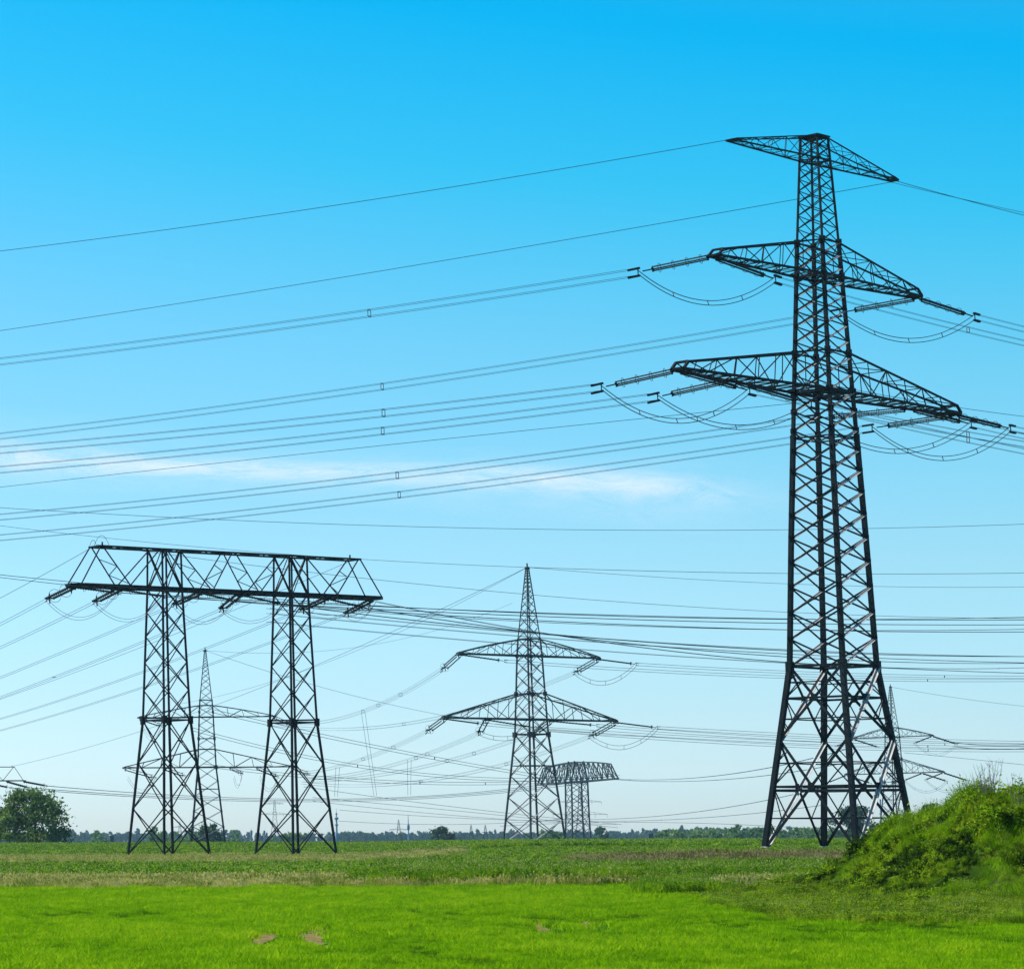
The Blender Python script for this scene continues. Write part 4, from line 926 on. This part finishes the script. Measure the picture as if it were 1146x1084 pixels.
def crop():
    X, Y, u = field_pts(230000, 31, 111)
    keep = np.ones(len(X), bool)
    for cx, cy, w in TP: keep &= ~((np.abs(X - cx) < w * rng.uniform(.6, 1.05, len(X))) & (Y - cy < .8) & (Y - cy > -2.4) & (rng.random(len(X)) < .96))
    py = HY + 1.7 * F / Y; px = PPX + F * u
    for (c, rx, ry) in thin:
        dd = ((px - c[0]) / rx) ** 2 + ((py - c[1] - 1) / ry) ** 2; keep &= ~((dd < 1) & (rng.random(len(X)) < .8))
    edge = np.where(px > 800, 1012 + np.clip((px - 800) / 90, 0, 1) * 19, 991.5) + 3 * (vnoise(X, Y, 1.6, 3) - .5) + 5 * (vnoise(X, Y * 0 + 7, 4.5, 31) - .5)
    edge = np.where((px > 640) & (px <= 800), 992 + ((px - 640) / 160) ** 2 * 20 + 5 * (vnoise(X, Y, 2.5, 77) - .5), edge)
    keep &= py > edge + rng.normal(0, 1.4, len(X))
    X, Y = X[keep], Y[keep]; fine = vnoise(X / .3, Y / 1.3, 1, 5); med = vnoise(X / 1.6, Y / 4.5, 1, 6); big = vnoise(X / 6, Y / 14, 1, 7)
    q = fine * .45 + med * .3 + big * .25 + rng.normal(0, .09, len(X)); idx = np.where(q < .34, 0, np.where(q < .5, 1, np.where(q < .64, 2, 3)))
    nz = np.clip(.5 + (fine * .5 + med * .5 - .5) * 1.5, 0, 1)
    scatter('crop_grass', 'bright green young grain crop filling the foreground', np.stack([X, Y, ground(X, Y)], 1), srcN, (.45 + 1.0 * nz) * rng.uniform(.75, 1.3, len(X)) * (1 + .35 * np.clip((Y - 60) / 50, 0, 1)), 4, .12, idx)
crop()
def zone(name, label, n, Y0, Y1, x0, x1, cl, nv, s0, s1, dens=None, seed=1, edge=20):
    X, Y, u = field_pts(n, Y0, Y1, ux(x0), ux(x1)); px = PPX + F * u
    k = vnoise(X, Y, 9, seed) * .6 + vnoise(X, Y, 3, seed + 50) * .4
    fade = np.minimum(1, np.minimum((px - x0) / edge + .0, (x1 - px) / edge + .0)); fy = np.minimum(1, np.minimum((Y - Y0) / ((Y1 - Y0) * .12) + .15, (Y1 - Y) / ((Y1 - Y0) * .12) + .15))
    keep = rng.random(len(X)) < np.clip((k - (.5 - (dens or .5))) * 4 + .5, 0, 1) * np.clip(fade, 0, 1) * fy
    X, Y, k = X[keep], Y[keep], k[keep]
    keep = mound_h(X, Y) < .05; X, Y, k = X[keep], Y[keep], k[keep]
    scatter(name, label, np.stack([X, Y, ground(X, Y)], 1), cl, s0 + (s1 - s0) * (k * .6 + .4 * rng.random(len(X))), nv)
zone('dry_grass', 'pale dry grass strip along the far edge of the bright crop', 20000, 108, 128, -60, 940, srcD, 3, .35, 1.2, .45, 4)
zone('tall_weeds', 'tall green weed clumps beyond the crop in the middle', 16000, 109, 142, 385, 960, srcT, 3, .5, 1.25, .35, 9, 60)
zone('leafy_crop', 'dark leafy crop rows with bright flecks behind the dry grass', 60000, 124, 300, -60, 1200, srcC, 3, .7, 1.4, .75, 12)
zone('dry_grass', 'pale dry grass patches around the portal pylon feet', 26000, 225, 335, -60, 520, srcD, 3, .7, 1.6, .45, 17, 60)
zone('green_weeds', 'bright green weeds mixed through the brown weeds in front of the tallest pylon', 16000, 128, 200, 600, 1200, srcT, 3, .3, .7, .5, 22, 60)
zone('brown_weeds', 'brownish dock weeds in front of the tallest pylon', 17000, 134, 200, 620, 1030, srcR, 3, .25, 1.05, .4, 21, 170)
zone('low_weeds', 'green low weeds between the crop and the brown weeds', 26000, 88, 150, 700, 1200, srcT, 3, .35, .8, .5, 25, 60)
zone('far_crop', 'dark green crop on the rise behind the pylons', 60000, 300, 560, -60, 1200, srcC, 3, 1.1, 2.0, .9, 30)
zone('pale_weeds', 'pale flowering weeds left of the grassy bank', 9000, 90, 114, 800, 930, srcD, 3, .5, 1.2, .8, 33, 30)
def strip():
    X, Y, u = field_pts(60000, 53, 92, ux(690), ux(1220)); py = HY + 1.7 * F / Y; px = PPX + F * u
    edge = np.where(px > 800, 1012 + np.clip((px - 800) / 90, 0, 1) * 19, 1000 + 0 * px) + 3 * (vnoise(X, Y, 2.2, 3) - .5)
    edge = np.where((px > 640) & (px <= 800), 992 + ((px - 640) / 160) ** 2 * 20 + 5 * (vnoise(X, Y, 2.5, 77) - .5), edge)
    keep = (py < edge + 3 + rng.normal(0, 1.2, len(X))) & (mound_h(X, Y) < .3) & (rng.random(len(X)) < .35 + .65 * vnoise(X, Y, 2.5, 8))
    X, Y = X[keep], Y[keep]
    scatter('rough_grass', 'rough mixed grass and weeds at the foot of the bank', np.stack([X, Y, ground(X, Y) + mound_h(X, Y) - .02], 1), srcW, .25 + .5 * vnoise(X, Y, 1.6, 9) * rng.uniform(.7, 1.2, len(X)), 5)
    X = rng.uniform(24.5, 46, 90000); Y = rng.uniform(70, 93, 90000); h = mound_h(X, Y)
    keep = (h > .1) & (X < .46 * Y) & (rng.random(len(X)) < .02 + 1.5 * vnoise(X, Y, .8, 40))
    X, Y, h = X[keep], Y[keep], h[keep]; k = vnoise(X, Y, .9, 41) * .6 + vnoise(X, Y, 2.6, 42) * .4
    q = vnoise(X, Y, .7, 44) * .6 + vnoise(X, Y, 2.2, 45) * .4 + rng.normal(0, .08, len(X)); idx = np.select([q < .40, q < .50, q < .58, q < .64, q < .76], [5, 2, 1, 0, 4], 3)
    scatter('bank_grass', 'lush tangled grass and weeds covering the bank', np.stack([X, Y, ground(X, Y) + h - .08], 1), srcB, (.2 + 1.65 * k ** 2.4) * rng.uniform(.65, 1.25, len(X)), 6, .35, idx)
strip()

# ------------------------------------------------------------------ trees
OAK = leafmat('tree_leaf', [(.035, .075, .012), (.09, .16, .02), (.2, .27, .04)], .5, .4, 0, .6, .25)
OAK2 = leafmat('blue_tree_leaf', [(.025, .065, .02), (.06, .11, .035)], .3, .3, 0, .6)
WOODL = leafmat('hazed_wood_leaf', [(.03, .07, .035), (.05, .10, .045), (.09, .14, .05)], .02, .4, .6, .7, .02)  # green lightened and blued, so part of the distance haze is painted
HEDGE = leafmat('hedge_leaf', [(.08, .16, .03), (.15, .24, .05)], .03, .35, .6, .6)
BARK = mat('bark', [(.05, .04, .03), (.1, .085, .07)], 3, .9)
def tree_parts(H, W_, nclump, nleaf, leaf, low=.06, seed=1):
    r = np.random.default_rng(seed); tr = MB(); C = []
    tr.tube([(0, 0, -.5), (0, 0, H * .2), (W_ * .03, 0, H * .45), (W_ * .02, W_ * .02, H * .8)], [H * .035, H * .028, H * .018, H * .005], 8)
    cen = []
    for i in range(nclump):
        t = r.random() ** .8; z = H * (low + (.97 - low) * t)
        wz = W_ / 2 * math.sqrt(max(.04, 1 - ((z / H - .34) / .68) ** 2)); a = r.uniform(0, 6.283); q = wz * math.sqrt(r.random()) * r.uniform(.75, 1.12)
        c = np.array([q * math.cos(a), q * math.sin(a), z * r.uniform(.93, 1.03)]); cen.append(c)
        st = np.array([0, 0, max(H * .1, z - H * .22)]); tr.tube([st, (st + c) / 2 + [0, 0, H * .02], c], [H * .009, H * .005, H * .002], 4)
        s = W_ * r.uniform(.035, .085); k = int(nleaf / nclump * r.uniform(.5, 1.5))
        C.append(c + r.normal(size=(k, 3)) * [s, s, s * .7])
    C = np.concatenate(C); C = C[C[:, 2] > 0.1]
    return tr, C
def tree(name, label, px, Y, H, W_, nclump, nleaf, leaf, mt, low=.06, seed=1, base=None):
    b = P(px, 940, Y); g = float(ground(b[0], Y)); root = empty(name, (b[0], Y, g)); tag(root, label, 'tree')
    tr, C = tree_parts(H, W_, nclump, nleaf, leaf, low, seed); tr.build('trunk', BARK, root)
    me = leaves_mesh('crown', C, rng.uniform(.6, 1.3, len(C)) * leaf, mt); o = bpy.data.objects.new('crown', me); col.objects.link(o); o.parent = root
tree('leafy_tree', 'big broad leafy tree at the left edge, tallest of the trees', 38, 560, 10.0, 14.4, 62, 11500, .28, OAK, .0, 4)
tree('leafy_tree', 'lower tree cut by the left picture edge, left of the big leafy one', -4, 575, 6.4, 8, 36, 6000, .26, OAK, .0, 5)
tree('leafy_tree', 'lone round tree on the horizon left of the pointed pylon', 495, 1150, 8.9, 10, 50, 5000, .45, OAK2, .0, 8)
tree('leafy_tree', 'dark round tree seen through the foot of the tallest pylon', 957, 1000, 13.4, 15, 60, 8000, .45, OAK2, .0, 11)
tree('leafy_tree', 'small dark tree just showing behind the slope of the bank', 1040, 1000, 14.5, 8, 40, 5000, .45, OAK2, .0, 15)
tree('leafy_tree', 'ragged dark tree right behind the foot of the arched pylon', 673, 1500, 12.0, 9, 30, 2500, .5, OAK2, .0, 19)
tree('leafy_tree', 'small bushy tree behind the feet of the pylon between the portal columns', 234, 1000, 8.6, 12, 40, 3500, .45, OAK2, .0, 23)
def wood():
    src = []
    for i in range(6):
        H = 10; tr, C = tree_parts(H, 9 if i % 3 else 5, 16, 420, .9, .0, 100 + i)
        if i == 4: C = C * [.45, .45, 1.25]
        me = leaves_mesh('crown', C, rng.uniform(.6, 1.3, len(C)) * .95, WOODL); src.append(bpy.data.objects.new('crown', me))
    cl = source('wood_crowns', src)
    n = 2300; u = rng.uniform(-.06, .56, n); Y = rng.uniform(2900, 3900, n); X = u * Y
    px = PPX + F * u; prof = np.interp(px, [-100, 0, 82, 130, 300, 480, 560, 700, 780, 860, 1000, 1200], [.55, .6, .7, .62, .52, .55, .55, .62, .7, .6, .62, .7])
    k = prof * (.75 + .5 * vnoise(X, Y, 60, 60)) * rng.uniform(.8, 1.15, n)
    k = np.where(rng.random(n) < .02, k * 1.25, k)
    scatter('distant_wood', 'bluish belt of woodland along the whole horizon', np.stack([X, Y, ground(X, Y) + 1.5], 1), cl, k * .58 * Y / 1000, 6, .03)
    src = []
    for i in range(3):
        tr, C = tree_parts(7, 8, 12, 420, .7, .0, 200 + i); me = leaves_mesh('crown', C, rng.uniform(.6, 1.3, len(C)) * .6, HEDGE); src.append(bpy.data.objects.new('crown', me))
    cl = source('hedge_crowns', src); n = 130
    u = np.concatenate([rng.uniform(ux(735), ux(1060), n), rng.uniform(ux(80), ux(330), 18), rng.uniform(ux(600), ux(640), 6)]); Y = rng.uniform(1280, 1500, len(u)); X = u * Y
    scatter('far_hedge', 'lighter green hedge bushes in front of the distant woodland', np.stack([X, Y, ground(X, Y)], 1), cl, rng.uniform(.75, 1.15, len(u)) * (1.1 + .35 * vnoise(X, Y, 25, 3)), 3, .03)
wood()
def dry_shrub(px, Y, h, n, label, seed):
    r = random.Random(seed); q = P(px, 940, Y); X = q[0]; g = float(ground(X, Y) + mound_h(X, Y)); m = MB()
    for i in range(n):
        a = r.uniform(0, 6.28); l = r.uniform(.05, .3) * h; hh = h * r.uniform(.5, 1); s = Vector((r.uniform(-.15, .15), r.uniform(-.15, .15), -.1)); e = s + Vector((l * math.cos(a), l * math.sin(a), hh)); mid = s.lerp(e, .55) + Vector((0, 0, .05))
        m.tube([s, mid, e], [.009, .006, .003], 4)
        for j in range(6):
            t = r.uniform(.4, .95); p = s.lerp(e, t); a2 = r.uniform(0, 6.28); m.tube([p, p + Vector((math.cos(a2) * .1, math.sin(a2) * .1, .12)) * h * r.uniform(.5, 1)], [.005, .002], 3)
    o = m.build('dry_shrub', DRYSTEM); o.location = (X, Y, g); tag(o, label, 'shrub')
DRYSTEM = mat('dead_stem', [(.1, .09, .07), (.2, .17, .13)], 4, .9)
dry_shrub(1109, 82, 1.35, 20, 'bare twiggy shrub on top of the bank', 1)
dry_shrub(1141, 80, 1.3, 5, 'few tall dry stems on the bank at the right picture edge', 2)
dry_shrub(1070, 81, .6, 5, 'short dry stems on the bank left of the bare twiggy shrub', 3)
dry_shrub(1054, 82, .45, 6, 'dry stems low on the left shoulder of the bank', 4)

# ------------------------------------------------------------------ cloud and haze
def cloud():
    Hc = 1600.0; xs = np.linspace(0, 1, 40); ys = np.linspace(0, 1, 24)
    v = []
    for b in ys:
        for a in xs:
            px = -300 + 1400 * a; yc = 505 + (px / 800) * 47; py = yc - 45 + 90 * b
            x, y = unroll(px, py); A, Bq = (x - PPX) / F, (PPY - y) / F; yy, zz = cp - Bq * sp, sp + Bq * cp; s = Hc / zz
            v.append((A * s, yy * s, Hc + 25 * math.sin(a * 9 + b * 4)))
    nx = 40; f = [(j * nx + i, j * nx + i + 1, (j + 1) * nx + i + 1, (j + 1) * nx + i) for j in range(23) for i in range(nx - 1)]
    me = bpy.data.meshes.new('cirrus_cloud'); me.from_pydata(v, [], f); me.polygons.foreach_set('use_smooth', [True] * len(f))
    uv = me.uv_layers.new(name='uv')
    for lp in me.loops: i = lp.vertex_index; uv.data[lp.index].uv = ((i % nx) / (nx - 1), (i // nx) / 23)
    o = bpy.data.objects.new('cirrus_cloud', me); col.objects.link(o); o.visible_shadow = True
    m = bpy.data.materials.new('cirrus'); m.use_nodes = True; t = m.node_tree; t.nodes.remove(t.nodes['Principled BSDF'])
    uvn = N(t, 'ShaderNodeUVMap'); uvn.uv_map = 'uv'; mp = N(t, 'ShaderNodeMapping'); mp.inputs['Scale'].default_value = (20, 5.0, 1); t.links.new(uvn.outputs[0], mp.inputs[0])
    nz = N(t, 'ShaderNodeTexNoise', i_Scale=1.0, i_Detail=9, i_Roughness=.66, i_Distortion=.8); t.links.new(mp.outputs[0], nz.inputs['Vector'])
    sp_ = N(t, 'ShaderNodeSeparateXYZ'); t.links.new(uvn.outputs[0], sp_.inputs[0])
    def rampf(sock, stops):
        q = N(t, 'ShaderNodeValToRGB'); e = q.color_ramp.elements
        while len(e) < len(stops): e.new(.5)
        for i, (p, c) in enumerate(stops): e[i].position = p
        for i, (p, c) in enumerate(stops): e[i].color = (c, c, c, 1)
        t.links.new(sock, q.inputs[0]); return q.outputs[0]
    a = rampf(sp_.outputs['Y'], [(0, 0), (.3, .15), (.5, 1), (.72, .25), (1, 0)]); b = rampf(sp_.outputs['X'], [(0, .6), (.2, 1), (.42, .95), (.55, 1), (.74, .95), (.82, .2), (.9, 0)])
    c = rampf(nz.outputs['Fac'], [(.28, .08), (.46, .6), (.62, 1)])
    m1 = N(t, 'ShaderNodeMath', operation='MULTIPLY'); t.links.new(a, m1.inputs[0]); t.links.new(b, m1.inputs[1]); m2 = N(t, 'ShaderNodeMath', operation='MULTIPLY'); t.links.new(m1.outputs[0], m2.inputs[0]); t.links.new(c, m2.inputs[1])
    m3 = N(t, 'ShaderNodeMath', operation='MULTIPLY'); m3.inputs[1].default_value = 1.0; t.links.new(m2.outputs[0], m3.inputs[0])
    df, tl, ad, tp, mx = N(t, 'ShaderNodeBsdfDiffuse'), N(t, 'ShaderNodeBsdfTranslucent'), N(t, 'ShaderNodeMixShader'), N(t, 'ShaderNodeBsdfTransparent'), N(t, 'ShaderNodeMixShader')
    df.inputs[0].default_value = (.84, .95, 1, 1); tl.inputs[0].default_value = (.84, .95, 1, 1)
    t.links.new(df.outputs[0], ad.inputs[1]); t.links.new(tl.outputs[0], ad.inputs[2]); t.links.new(m3.outputs[0], mx.inputs[0]); t.links.new(tp.outputs[0], mx.inputs[1]); t.links.new(ad.outputs[0], mx.inputs[2])
    t.links.new(mx.outputs[0], t.nodes['Material Output'].inputs['Surface']); me.materials.append(m)
    tag(o, 'faint streak of thin white cloud low on the left', None, None, 'stuff')
cloud()
def haze():
    m = MB(); x0, x1, y0, y1, z0, z1 = -1200, 3400, -120, 4200, -6.2, 66
    m.v = [(x0, y0, z0), (x1, y0, z0), (x1, y1, z0), (x0, y1, z0), (x0, y0, z1), (x1, y0, z1), (x1, y1, z1), (x0, y1, z1)]
    m.f = [(0, 3, 2, 1), (4, 5, 6, 7), (0, 1, 5, 4), (1, 2, 6, 5), (2, 3, 7, 6), (3, 0, 4, 7)]
    h = bpy.data.materials.new('haze'); h.use_nodes = True; t = h.node_tree; t.nodes.remove(t.nodes['Principled BSDF'])
    v = N(t, 'ShaderNodeVolumePrincipled'); v.inputs['Color'].default_value = (.48, .78, 1, 1); v.inputs['Density'].default_value = HAZE; v.inputs['Anisotropy'].default_value = .3
    t.links.new(v.outputs[0], t.nodes['Material Output'].inputs['Volume'])
    o = m.build('haze', h); tag(o, 'thin bluish haze over the fields', None, None, 'stuff')
HAZE = 0.55e-4
haze()
